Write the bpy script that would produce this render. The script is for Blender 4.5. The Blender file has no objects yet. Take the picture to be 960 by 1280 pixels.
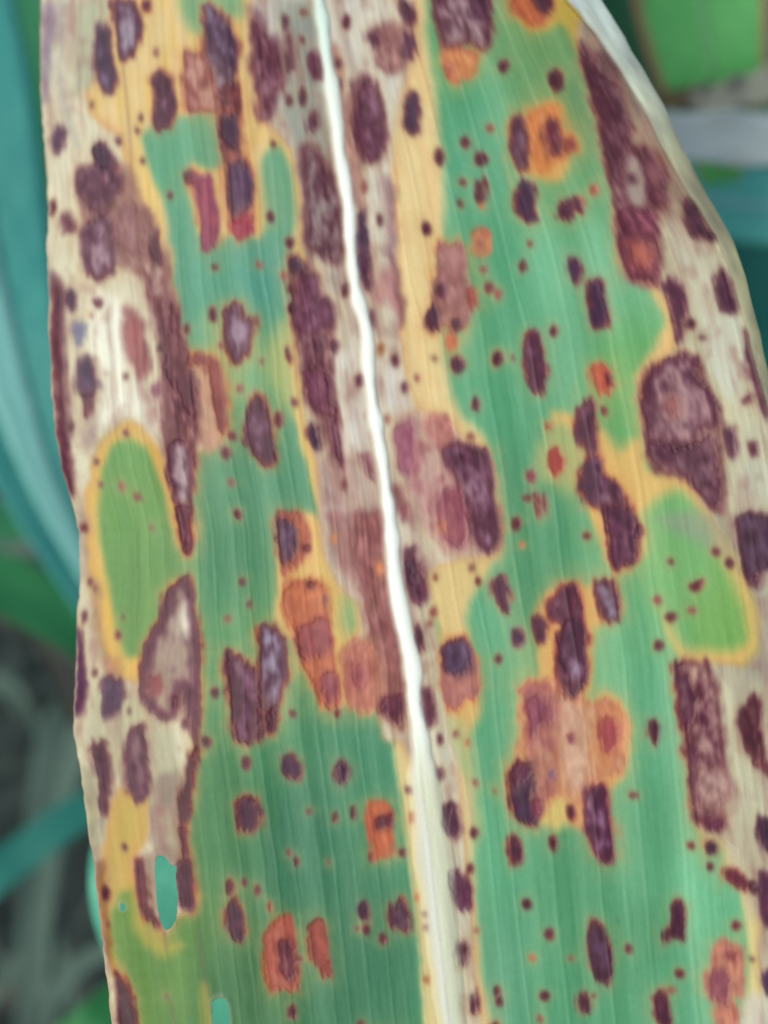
import bpy, math, random
import numpy as np
from mathutils import Vector, Matrix

# ------------------------------------------------------------------ camera, sky, sun, exposure
scene = bpy.context.scene
PX = 0.0001              # one photograph pixel on the leaf = 0.1 mm
D0 = 0.130               # metres from the lens to the leaf
PITCH = math.radians(52) # camera looks down by this much

cam_d = bpy.data.cameras.new('camera')
cam = bpy.data.objects.new('camera', cam_d)
scene.collection.objects.link(cam)
cam.location = (0.0, 0.0, 0.95)
cam.rotation_euler = (math.radians(90) - PITCH, 0, 0)
cam_d.sensor_fit = 'VERTICAL'
cam_d.sensor_height = 24.0
cam_d.lens = 24.0 * D0 / (1280 * PX)
cam_d.clip_start = 0.01
cam_d.clip_end = 200
cam_d.dof.use_dof = True
cam_d.dof.focus_distance = 0.1215
cam_d.dof.aperture_fstop = (cam_d.lens / 1000) / 0.0035
scene.camera = cam
CM = Matrix.Translation(cam.location) @ cam.rotation_euler.to_matrix().to_4x4()
CMn = np.array(CM)

SUN_EL, SUN_AZ = math.radians(56), math.radians(238)   # azimuth: clockwise from +Y (the way the camera faces)
world = bpy.data.worlds.new('World')
scene.world = world
world.use_nodes = True
wn = world.node_tree
bg = wn.nodes['Background']
sky = wn.nodes.new('ShaderNodeTexSky')
sky.sky_type = 'NISHITA'
sky.sun_disc = False
sky.sun_elevation = SUN_EL
sky.sun_rotation = SUN_AZ
sky.dust_density = 3.0
wn.links.new(sky.outputs[0], bg.inputs[0])
bg.inputs[1].default_value = 0.12
sun_d = bpy.data.lights.new('sun', 'SUN')
sun_d.energy = 1.5
sun_d.angle = math.radians(25)
sun_d.color = (1.0, 0.96, 0.90)
sun = bpy.data.objects.new('sun', sun_d)
scene.collection.objects.link(sun)
sdir = Vector((math.sin(SUN_AZ) * math.cos(SUN_EL), math.cos(SUN_AZ) * math.cos(SUN_EL), math.sin(SUN_EL)))
sun.rotation_euler = sdir.to_track_quat('Z', 'Y').to_euler()
scene.view_settings.view_transform = 'Standard'
scene.view_settings.look = 'None'
scene.view_settings.gamma = 1
scene.view_settings.exposure = 0.40
KL = 1.30                # how bright a white card beside the leaf renders: colours below are as read, divided by this

# ------------------------------------------------------------------ helpers
rng = np.random.RandomState(7)

def lin(c):
    c = np.asarray(c, dtype=float) / 255.0
    return np.where(c <= 0.04045, c / 12.92, ((c + 0.055) / 1.055) ** 2.4)

def to_world(px, py, depth):
    """a point seen at photo position (px,py), 'depth' metres in front of the lens, as world coordinates"""
    x = (px - 480) * PX / D0 * depth
    y = (640 - py) * PX / D0 * depth
    P = np.stack([x, y, -depth, np.ones_like(x)], -1)
    return (P @ CMn.T)[..., :3]

def vnoise(x, y, seed=0):
    r = np.random.RandomState(seed)
    tab = r.rand(256, 256)
    xi = np.floor(x).astype(int); yi = np.floor(y).astype(int)
    fx = x - xi; fy = y - yi
    fx = fx * fx * (3 - 2 * fx); fy = fy * fy * (3 - 2 * fy)
    a = tab[xi & 255, yi & 255]; b = tab[(xi + 1) & 255, yi & 255]
    c = tab[xi & 255, (yi + 1) & 255]; d = tab[(xi + 1) & 255, (yi + 1) & 255]
    return (a * (1 - fx) + b * fx) * (1 - fy) + (c * (1 - fx) + d * fx) * fy

def fbm(x, y, seed=0, o=3):
    v = 0; a = 0.5; t = 0
    for k in range(o):
        v = v + a * vnoise(x * 2 ** k + 17.3 * k, y * 2 ** k + 5.1 * k, seed + k); t += a; a *= .5
    return v / t

def sm(a, b, x):
    t = np.clip((x - a) / (b - a), 0, 1)
    return t * t * (3 - 2 * t)

def rounded(pts, n=2):
    p = np.array(pts, float)
    for _ in range(n):
        q = np.roll(p, -1, 0)
        a = p * .86 + q * .14; b = p * .14 + q * .86
        p = np.stack([a, b], 1).reshape(-1, 2)
    return p

def sdf(poly, x, y):
    p = poly; n = len(p)
    d = np.full(x.shape, 1e18); inside = np.zeros(x.shape, bool)
    for i in range(n):
        ax, ay = p[i]; bx, by = p[(i + 1) % n]
        ex, ey = bx - ax, by - ay
        wx, wy = x - ax, y - ay
        t = np.clip((wx * ex + wy * ey) / (ex * ex + ey * ey + 1e-12), 0, 1)
        dx, dy = wx - ex * t, wy - ey * t
        d = np.minimum(d, dx * dx + dy * dy)
        if ay != by:
            c = ((ay > y) != (by > y)) & (x < (bx - ax) * (y - ay) / (by - ay) + ax)
            inside ^= c
    d = np.sqrt(d)
    return np.where(inside, -d, d)

# ------------------------------------------------------------------ leaf grid
LE = [(-1400, -40), (-600, 20), (-100, 48), (0, 50), (50, 50), (130, 51), (200, 56), (230, 59), (330, 60), (440, 62), (500, 66), (540, 70), (590, 79), (630, 90), (665, 99), (700, 101),
      (735, 100), (765, 96), (800, 95), (880, 92), (920, 93), (970, 101), (1010, 108), (1050, 113), (1110, 120), (1150, 124), (1200, 130), (1240, 136), (1290, 140), (1700, 180), (2300, 260), (3000, 380)]
RE = [(-1400, 560), (-600, 640), (-150, 690), (0, 752), (40, 776), (80, 800), (130, 829), (190, 856), (240, 882), (290, 912), (340, 930), (400, 946), (450, 957),
      (520, 975), (600, 990), (800, 1022), (1000, 1040), (1290, 1060), (1700, 1075), (2300, 1050), (3000, 980)]
MID = [(-1400, 330), (-300, 388), (0, 401), (60, 406), (100, 413), (150, 419), (200, 428), (250, 434), (300, 437), (350, 443), (400, 456), (440, 461), (480, 464), (530, 471), (580, 479), (640, 486),
       (700, 491), (740, 497), (780, 505), (820, 514), (840, 517), (880, 519), (960, 528), (1050, 541), (1150, 552), (1280, 566), (1700, 600), (3000, 690)]
def curve(T, y):
    T = np.array(T, float)
    yy = np.arange(T[0, 0], T[-1, 0] + 1, 4.0)
    v = np.interp(yy, T[:, 0], T[:, 1])
    k = np.array([1, 2, 3, 2, 1.]) / 9
    v[2:-2] = np.convolve(v, k, 'same')[2:-2]
    return np.interp(y, yy, v)

rows = np.concatenate([np.arange(-1300, -600, 26.), np.arange(-600, -60, 9.), np.arange(-60, -12, 6.), np.arange(-12, 1292, 1.5), np.arange(1292, 1340, 6.), np.arange(1340, 1900, 9.), np.arange(1900, 2600, 26.)])
NC = 690
us = np.linspace(0, 1, NC)
L_ = curve(LE, rows); R_ = curve(RE, rows); M_ = curve(MID, rows)
# small nicks along the margins
L_ = L_ + 1.6 * (vnoise(rows / 9, rows * 0, 3) - .5) + 2.5 * (vnoise(rows / 34, rows * 0, 4) - .5)
R_ = R_ + 2.0 * (vnoise(rows / 22, rows * 0, 5) - .5)
X = L_[:, None] + us[None, :] * (R_ - L_)[:, None]
Y = np.repeat(rows[:, None], NC, 1)
S = np.where(X < M_[:, None], (X - M_[:, None]) / (M_ - L_)[:, None], (X - M_[:, None]) / (R_ - M_)[:, None])   # -1 margin .. 0 midrib .. 1 margin
XE_L = X - L_[:, None]; XE_R = R_[:, None] - X
NR = len(rows)

# fibre-aligned coordinates for noise (q across the veins in px, Y along)
q = S * 420
W1 = (fbm(X / 14, Y / 20, 11, 3) - .5) * 2
W2 = (fbm(X / 14, Y / 20, 31, 3) - .5) * 2
WF = (fbm(q / 4.5, Y / 14, 51, 2) - .5) * 2
N_small = fbm(q / 6, Y / 13, 71, 3)
N_mid = fbm(q / 14, Y / 40, 81, 3)
N_fib = fbm(q / 3.2, Y / 90, 91, 2)
N_blot = fbm(X / 16, Y / 16, 101, 3)

N_fib2 = fbm(q / 5, Y / 130, 95, 3)
COL = np.zeros((NR, NC, 3)); PID = np.zeros((NR, NC), np.int32); REL = np.zeros((NR, NC))
# --- healthy green, varying over the blade (sRGB values), with the lower-left shade painted in
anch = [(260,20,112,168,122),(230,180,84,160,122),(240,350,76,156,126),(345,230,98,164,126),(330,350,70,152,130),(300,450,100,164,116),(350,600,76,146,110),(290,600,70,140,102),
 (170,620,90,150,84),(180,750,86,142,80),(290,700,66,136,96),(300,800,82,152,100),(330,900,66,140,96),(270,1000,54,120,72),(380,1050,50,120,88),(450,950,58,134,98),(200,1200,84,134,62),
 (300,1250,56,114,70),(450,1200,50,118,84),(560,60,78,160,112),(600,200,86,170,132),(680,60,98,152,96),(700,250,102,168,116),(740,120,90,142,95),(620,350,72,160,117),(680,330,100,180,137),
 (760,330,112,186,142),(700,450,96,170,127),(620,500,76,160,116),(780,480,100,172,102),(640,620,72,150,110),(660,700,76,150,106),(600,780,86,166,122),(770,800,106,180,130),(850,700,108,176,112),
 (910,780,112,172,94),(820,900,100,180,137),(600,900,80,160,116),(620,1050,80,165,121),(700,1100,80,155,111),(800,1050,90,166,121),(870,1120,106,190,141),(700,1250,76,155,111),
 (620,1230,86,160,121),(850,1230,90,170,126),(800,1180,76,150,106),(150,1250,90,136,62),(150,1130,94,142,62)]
aw = 0; ac = 0
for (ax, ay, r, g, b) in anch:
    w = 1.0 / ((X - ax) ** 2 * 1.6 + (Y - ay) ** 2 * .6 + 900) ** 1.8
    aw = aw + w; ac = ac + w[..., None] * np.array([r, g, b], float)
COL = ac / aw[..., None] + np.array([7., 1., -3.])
# parallel veins: pale lines and dark furrows running along the leaf
stripe = (fbm(q / 22, Y / 900, 201, 3) - .5) * 40 + (vnoise(q / 4.5, Y / 1500, 205) - .5) * 6
veinpos = np.cumsum(rng.uniform(15, 30, 60)) - 640
vl = np.zeros_like(X)
for i, vp in enumerate(veinpos):
    d = (q - vp - 3 * (vnoise(Y / 160, Y * 0, 300 + i) - .5)) / rng.uniform(1.6, 2.8)
    vl = np.maximum(vl, np.exp(-d * d) * rng.uniform(.25, 1.0))
green_var = stripe + vl * (12 - 6 * sm(0, .15, S))
COL += green_var[..., None] * np.array([1.0, .85, .85])
COL += ((fbm(X / 5, Y / 5, 401, 2) - .5) * 9)[..., None]

NAMES = ['blade']            # part id -> part name
def add_part(name):
    NAMES.append(name); return len(NAMES) - 1

def box(poly, pad):
    x0, y0 = poly.min(0) - pad; x1, y1 = poly.max(0) + pad
    r0 = np.searchsorted(rows, y0); r1 = np.searchsorted(rows, y1)
    if r1 <= r0: return None
    xs = X[r0:r1]
    c = np.where(((xs >= x0) & (xs <= x1)).any(0))[0]
    if len(c) == 0: return None
    return slice(r0, r1), slice(c[0], c[-1] + 1)

def field(pts, pad, rough=3.0, fib=1.0, rnd=2):
    poly = rounded(pts, rnd)
    bx_ = box(poly, pad + rough * 2)
    if bx_ is None: return None, None
    x, y = X[bx_], Y[bx_]
    d = sdf(poly, x + W1[bx_] * rough, y + W2[bx_] * rough)
    d = d + WF[bx_] * fib
    return bx_, d

def put(bx_, a, c):
    COL[bx_] = COL[bx_] * (1 - a[..., None]) + np.asarray(c, float) * a[..., None]

def zone(pts, c, soft=6, rough=4, fib=1.5, c2=None, op=1.0, name=None, rnd=2, halo=0):
    bx_, d = field(pts, soft * 3 + halo * 3, rough, fib, rnd)
    if bx_ is None: return
    a = sm(soft, -soft, d) * op
    col = np.asarray(c, float)[None, None, :] * np.ones(d.shape)[..., None]
    if c2 is not None:
        m = sm(.3, .7, N_mid[bx_])[..., None]
        col = col * (1 - m) + np.asarray(c2, float) * m
    col = col * (.94 + .12 * N_fib2[bx_] )[..., None]
    if halo:
        put(bx_, np.exp(-(np.clip(d, 0, None) / halo) ** 1.5) * (.35 + .6 * N_mid[bx_]), (208, 142, 74))
    put(bx_, a, col)
    if name:
        PID[bx_] = np.where(d < 0, add_part(name), PID[bx_])
    return bx_, d

def green_back(pts, soft=7, rough=3, tint=(0, 0, 0)):
    soft *= 1.35
    bx_, d = field(pts, soft * 3, rough, 1)
    a = sm(soft, -soft, d)
    put(bx_, a, GREEN[bx_] + np.array(tint, float))
    PID[bx_] = np.where(d < 0, 0, PID[bx_])
GREEN = COL.copy()

YEL = (224, 192, 110); CRM = (230, 208, 146); YLO = (192, 164, 80)
# ---- yellowed tissue
zone([(135,-60),(335,-60),(340,150),(372,182),(388,260),(384,330),(362,335),(310,292),(260,300),(215,330),(222,430),(196,400),(180,300),(150,230),(140,170),(104,170),(96,110),(112,76)], YEL, 8, 5, 2, (222,196,134), name='yellowed_patch')
green_back([(224,-60),(306,-60),(305,20),(290,26),(264,46),(240,42),(226,22)], 8)
green_back([(174,170),(192,153),(240,142),(276,142),(280,208),(262,214),(240,203),(235,235),(248,300),(300,296),(322,300),(331,282),(325,205),(336,182),(352,183),(365,215),(371,270),(364,300),(352,360),(300,420),(232,400),(213,310),(206,250),(188,215)], 5)
zone([(388,320),(384,400),(376,440),(384,520),(402,580),(412,650),(400,650),(385,590),(372,540),(362,440),(368,380),(374,330)], YEL, 5, 3, name='yellowed_patch')
zone([(372,400),(370,520),(350,500),(330,470),(335,430),(350,400)], (190,190,110), 16, 4, op=.75)
zone([(250,400),(290,400),(330,430),(300,500),(270,500),(260,440)], (150,178,115), 14, 4, op=.6)
zone([(395,640),(412,690),(432,738),(462,775),(466,830),(455,880),(425,880),(390,820),(345,780),(345,720),(352,645)], YEL, 6, 4, 1.5, (226,180,108), name='yellowed_patch')
green_back([(428,742),(446,756),(450,785),(436,800),(424,780)], 11, 2, (50,25,10))
zone([(500,-60),(530,-60),(534,60),(546,110),(552,180),(558,260),(548,330),(552,420),(560,480),(576,520),(606,545),(606,570),(560,560),(510,520),(485,400),(480,100)], CRM, 10, 4, 1.5, (224,194,132), name='yellowed_patch')
zone([(540,700),(600,680),(622,690),(610,720),(584,760),(584,808),(566,812),(540,770),(530,720)], (222,196,128), 9, 4, name='yellowed_patch')
zone([(545,780),(590,840),(602,890),(585,925),(560,900)], (214,176,100), 8, 4)
zone([(555,890),(585,905),(596,960),(602,1040),(590,1080),(560,1050)], (190,190,125), 11, 4, op=.85)
zone([(498,900),(530,940),(545,1050),(570,1290),(530,1290),(524,1180),(512,1080),(500,1000),(492,930)], (222,206,140), 5, 3, name='yellowed_patch')
zone([(560,940),(590,990),(592,1100),(597,1170),(606,1240),(618,1290),(580,1290),(560,1100)], (212,196,140), 6, 3, name='yellowed_patch')
# right half
zone([(640,-60),(728,-60),(726,40),(722,70),(712,40),(700,30),(670,42),(648,28)], (190,160,60), 8, 3, op=.9)
zone([(800,338),(828,362),(842,400),(850,440),(812,470),(800,505),(792,470),(822,430),(832,400),(812,362)], (224,190,120), 8, 3)
zone([(640,150),(700,120),(712,200),(700,232),(655,215),(640,190)], (206,160,84), 9, 4)
zone([(690,510),(760,540),(800,545),(810,590),(870,600),(900,660),(925,700),(946,760),(952,805),(935,832),(900,832),(848,830),(800,700),(790,650),(770,610),(745,580),(720,540),(690,530)], (220,184,104), 8, 4, 1.5, name='yellowed_patch')
green_back([(822,622),(850,612),(872,626),(890,668),(912,715),(932,770),(936,800),(915,815),(855,812),(838,780),(800,740),(790,700),(808,690),(800,650)], 10, 3, (4,2,-2))
green_back([(770,480),(795,500),(798,540),(775,565),(758,540),(756,500)], 9, 3)
zone([(668,560),(700,520),(735,560),(735,600),(710,620),(690,600),(675,600)], (180,182,110), 13, 4, op=.7)
zone([(735,560),(790,600),(800,700),(775,720),(760,700),(735,640)], (222,180,96), 8, 4)
zone([(680,745),(706,722),(735,735),(765,725),(778,760),(740,790),(738,870),(715,860),(690,880),(672,840),(672,770)], (218,176,100), 8, 4)
zone([(655,850),(700,840),(740,880),(760,860),(786,890),(786,970),(745,1000),(722,1040),(700,1010),(680,1035),(655,1000),(650,930)], (214,150,86), 7, 4, 1.5, (206,176,110), name='yellowed_patch')
zone([(675,985),(710,990),(712,1030),(695,1042),(682,1030)], (214,196,112), 8, 3)
zone([(640,800),(660,790),(672,830),(655,850),(640,840)], (140,180,120), 10, 3, op=.6)
zone([(900,1035),(932,1040),(940,1110),(956,1160),(956,1290),(930,1290),(938,1200),(925,1110),(905,1080)], (216,210,140), 6, 3, name='yellowed_patch')
# lower left
zone([(104,620),(122,556),(157,524),(194,538),(214,584),(230,690),(250,720),(205,800),(190,842),(165,856),(140,840),(118,770),(104,700)], (220,176,76), 5, 3, 1.5, (214,180,92), name='yellowed_patch')
green_back([(123,660),(126,590),(140,556),(160,546),(184,562),(204,608),(220,680),(250,690),(250,730),(212,725),(202,775),(178,822),(160,822),(147,790),(134,720)], 5, 2, (6,4,-4))
zone([(134,985),(187,985),(192,1090),(175,1110),(150,1115),(130,1170),(124,1100),(128,1030)], YLO, 7, 4, 1.5, name='yellowed_patch')
zone([(165,1090),(180,1150),(205,1175),(235,1180),(200,1200),(165,1160)], (178,160,66), 10, 3, op=.8)
zone([(124,1090),(140,1180),(160,1230),(178,1290),(130,1290)], (176,158,72), 9, 3, op=.8)
zone([(248,1225),(262,1230),(266,1290),(250,1290)], (160,150,60), 6, 3, op=.7)

# ---- dead bleached tissue
DEADL = [(-200,-1400),(140,-1400),(140,-60),(132,60),(104,118),(120,150),(150,170),(164,240),(185,290),(204,330),(216,400),(224,436),(242,448),(268,444),(280,470),(283,520),(272,555),(244,568),(232,590),(216,610),(212,584),(194,540),(157,523),
  (122,552),(106,620),(107,700),(119,780),(140,842),(170,856),(186,842),(205,780),(228,722),(246,780),(250,850),(247,925),(236,952),(240,985),(230,1030),(238,1095),(244,1138),(224,1140),(206,1168),(188,1146),(172,1102),(168,1074),(186,1050),(188,1008),
  (178,988),(150,982),(137,1004),(130,1060),(124,1110),(130,1180),(148,1230),(160,1290),(180,1700),(200,3000),(-200,3000)]
zone(DEADL, (216,211,190), 4.5, 4, 2, (204,190,172), name='dead_patch', halo=7)
DEADC = [(310,-1400),(310,-60),(318,40),(322,100),(328,150),(345,168),(368,190),(376,240),(384,330),(370,390),(372,450),(382,520),(398,580),(402,640),(402,680),(420,730),(450,752),(452,790),(430,815),(428,850),(450,880),(478,890),(480,925),(504,925),(530,1000),(545,1090),(565,1290),(600,1290),
  (590,1180),(584,1090),(577,1030),(574,980),(560,930),(556,860),(538,780),(534,720),(548,706),(600,694),(622,690),(618,640),(608,560),(572,552),(560,528),(526,518),(508,480),(500,400),(497,320),(488,200),(492,150),(508,100),(516,60),(516,-60),(510,-1400)]
zone(DEADC, (208,198,186), 4.5, 3, 2, (190,172,160), name='dead_patch', halo=4)
zone([(345,0),(392,0),(408,150),(430,280),(428,330),(396,320),(380,250),(368,180),(350,130)], (150,158,150), 9, 3, 2, (132,140,134), op=.9)
zone([(412,0),(505,0),(500,120),(488,200),(480,260),(455,230),(430,150)], (214,211,206), 8, 3, 2, (200,194,192), op=.9)
zone([(395,560),(470,580),(482,660),(470,760),(430,735),(402,680)], (172,140,132), 8, 3, 2, (196,170,160), op=.8)
zone([(535,720),(556,860),(562,930),(575,1000),(582,1090),(592,1200),(604,1290),(556,1290),(545,1150),(530,980),(522,880)], (206,202,182), 5, 2, 1.5, (196,190,176), op=.85)
DEADR = [(728,-1400),(728,-60),(724,50),(738,100),(752,150),(766,240),(776,340),(806,350),(822,352),(840,392),(846,432),(832,452),(806,470),(800,520),(806,568),(840,596),(862,602),(880,632),(906,664),(932,710),(950,768),(954,810),(938,834),(900,830),
  (848,828),(856,900),(864,980),(870,1020),(884,1050),(918,1048),(932,1100),(950,1150),(952,1240),(946,1290),(940,3000),(1300,3000),(1300,-1400)]
zone(DEADR, (196,194,174), 4.5, 4, 2, (178,170,152), name='dead_patch', halo=5)
zone([(724,20),(760,40),(850,200),(880,290),(830,280),(790,160),(740,90)], (138,118,98), 12, 4, 2, (112,88,78), op=.85)
zone([(800,640),(1100,640),(1100,860),(955,860),(930,835),(953,812),(948,765),(930,710)], (150,150,134), 12, 3, 1, op=.6)
# pale clean streaks in the dead tissue
for p, c in [([(70,170),(105,210),(100,280),(80,300),(64,240)], (236,236,214)), ([(115,350),(155,380),(160,520),(120,530),(110,450)], (242,242,232)), ([(90,0),(138,0),(130,90),(90,130)], (168,172,150)),
             ([(122,420),(165,470),(205,520),(206,560),(160,515),(122,530),(110,500)], (240,240,226)), ([(870,390),(930,390),(938,500),(900,500),(880,450)], (198,204,194)), ([(835,270),(885,300),(905,400),(870,400),(845,330)], (190,188,172)),
             ([(860,980),(895,850),(940,1000),(945,1160),(925,1100),(895,1040)], (188,186,166)), ([(905,560),(960,520),(960,640),(925,640)], (186,186,172)), ([(115,860),(140,850),(175,870),(215,900),(230,1000),(190,1000),(140,970),(110,920)], (176,174,148)),
             ([(450,220),(485,240),(492,330),(478,330),(462,280)], (222,220,218)), ([(478,440),(510,480),(512,560),(486,520)], (224,220,222)), ([(404,430),(440,440),(462,560),(430,580),(410,520)], (222,216,214)), ([(330,0),(345,0),(360,130),(340,140),(332,60)],(190,186,190)),
             ([(935,1240),(1000,1245),(1000,1400),(925,1400),(922,1262)], (204,204,192)), ([(540,860),(556,860),(570,960),(552,960),(540,900)], (204,200,184))]:
    zone(p, c, 10, 4, 2, op=.8)
zone([(186,975),(236,960),(236,1060),(205,1070),(190,1050)], (160,144,120), 8, 3, 2, (130,112,96), op=.85)
zone([(172,1075),(200,1060),(232,1060),(236,1120),(200,1150),(180,1120)], (120,100,80), 8, 3, 2, op=.7)

# ---- browned smudges (soft discolouration of dead tissue, no clear outline)
def smudge(pts, c, soft=7, op=.8, rough=5):
    bx_, d = field(pts, soft * 3, rough, 3)
    a = sm(soft, -soft, d - 1.5) * min(1, op * 1.1) * sm(.05, .5, N_small[bx_] * .5 + N_mid[bx_] * .5)
    put(bx_, a, np.asarray(c, float) * (.72 + .5 * N_small[bx_][..., None]))
T = lambda ox, oy, pts: [(ox + a / 3.0, oy + b / 3.0) for a, b in pts]
DM = sm(.5, 1.0, np.isin(PID, [i for i, n in enumerate(NAMES) if n == 'dead_patch']).astype(float))
stk_ = sm(.48, .80, fbm(q / 11, Y / 70, 131, 3)) * .34 * DM + sm(.56, .76, fbm(X / 17, Y / 26, 135, 3)) * .36 * DM
COL = COL * (1 - stk_[..., None]) + np.array([150, 104, 92.]) * stk_[..., None]
RBR = (146, 84, 78); PBR = (112, 66, 78); DPU = (80, 56, 84)
for ox, oy, pts, c, op in [
    (0,0,[(330,640),(470,600),(600,900),(640,960),(320,960),(310,860)], (140,90,88), .8),
    (0,0,[(160,20),(210,0),(190,280),(165,400),(155,200)], (120,100,124), .6),
    (0,0,[(220,0),(250,0),(230,300),(290,560),(260,520),(225,350)], (150,146,150), .5),
    (0,320,[(450,-20),(620,-20),(650,120),(690,330),(700,380),(720,600),(720,720),(620,720),(620,400),(600,180),(560,180),(530,60)], (138,84,82), .95),
    (0,320,[(470,200),(540,230),(560,420),(520,480),(480,380),(460,260)], (152,88,84), .95),
    (0,320,[(500,470),(640,560),(720,560),(720,700),(640,700)], (176,120,120), .6),
    (0,320,[(185,50),(230,100),(240,400),(240,520),(205,520),(190,400),(215,250)], (110,70,82), .9),
    (0,320,[(200,520),(250,560),(270,900),(250,900),(215,700)], (122,96,104), .8),
    (0,320,[(300,560),(380,500),(360,700),(320,760),(300,660)], (160,136,124), .6),
    (0,320,[(700,370),(850,420),(850,720),(720,720)], (186,130,104), .7),
    (320,0,[(-30,0),(20,60),(60,180),(110,150),(100,320),(60,440),(10,400),(-20,200)], (112,74,90), .85),
    (320,0,[(100,100),(140,120),(150,250),(110,260),(90,180)], (124,90,96), .6),
    (320,0,[(170,540),(240,560),(310,760),(330,960),(180,960),(190,800),(160,640)], (106,76,80), .85),
    (320,0,[(440,110),(570,90),(560,240),(520,270),(460,240)], (140,92,92), .9),
    (320,0,[(290,150),(330,220),(330,340),(310,340),(300,240)], (164,104,88), .8),
    (320,0,[(340,380),(380,340),(420,560),(370,580),(330,460)], (160,118,114), .8),
    (320,0,[(480,640),(520,700),(520,960),(490,960)], (150,108,104), .7),
    (320,320,[(180,0),(320,0),(330,150),(300,150),(250,0)], (140,118,120), .5),
    (320,320,[(440,90),(520,20),(540,240),(490,180),(440,180)], (178,116,112), .7),
    (320,320,[(510,0),(545,60),(555,240),(545,280),(520,100)], (128,74,76), .85),
    (320,320,[(270,560),(320,620),(320,800),(330,860),(300,800),(290,700)], (146,92,98), .75),
    (320,320,[(500,860),(560,860),(570,960),(500,960)], (130,70,70), .8),
    (320,320,[(520,580),(700,600),(740,720),(700,960),(560,860)], (188,150,150), .5),
    (320,640,[(270,0),(460,0),(470,160),(500,400),(540,640),(480,600),(430,500),(420,300),(340,240),(290,120)], (158,106,100), .8),
    (320,640,[(350,60),(420,0),(440,200),(380,220),(350,140)], (138,76,74), .8),
    (320,640,[(420,330),(500,330),(550,700),(470,620),(440,470)], (124,62,66), .9),
    (320,640,[(660,20),(790,0),(800,130),(720,160),(670,100)], (160,84,92), .8),
    (640,0,[(290,180),(390,220),(440,480),(430,570),(370,600),(330,400)], (86,48,58), .9),
    (640,0,[(490,540),(560,600),(580,780),(520,800),(490,700)], (110,52,62), .95),
    (640,0,[(400,780),(540,780),(540,960),(540,1080),(420,1060),(420,900)], (122,60,80), .95),
    (640,320,[(700,380),(740,600),(790,800),(760,900),(700,800),(680,500)], (110,76,78), .8),
    (640,640,[(620,580),(700,640),(690,960),(650,960)], (110,64,84), .9),
    (640,640,[(690,700),(780,800),(800,960),(700,960)], (172,132,124), .7),
    (640,960,[(660,0),(800,0),(820,80),(720,100),(690,140)], (120,64,82), .85),
    (640,960,[(700,100),(860,60),(830,240),(780,260),(720,200)], (176,150,138), .6),
    (0,640,[(285,0),(330,0),(330,240),(300,260)], (170,150,140), .6),
    (0,640,[(340,240),(370,260),(380,480),(440,620),(400,600),(350,450)], (160,124,90), .6),
    (0,640,[(380,560),(460,540),(450,620),(400,620)], (170,110,80), .5),
    (0,960,[(300,0),(400,0),(400,200),(350,360),(330,200)], (150,142,118), .6),
    (0,960,[(360,360),(400,340),(410,700),(430,780),(380,640)], (140,90,60), .7),
    ]:
    smudge(T(ox, oy, pts), c, 7, op)

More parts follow.
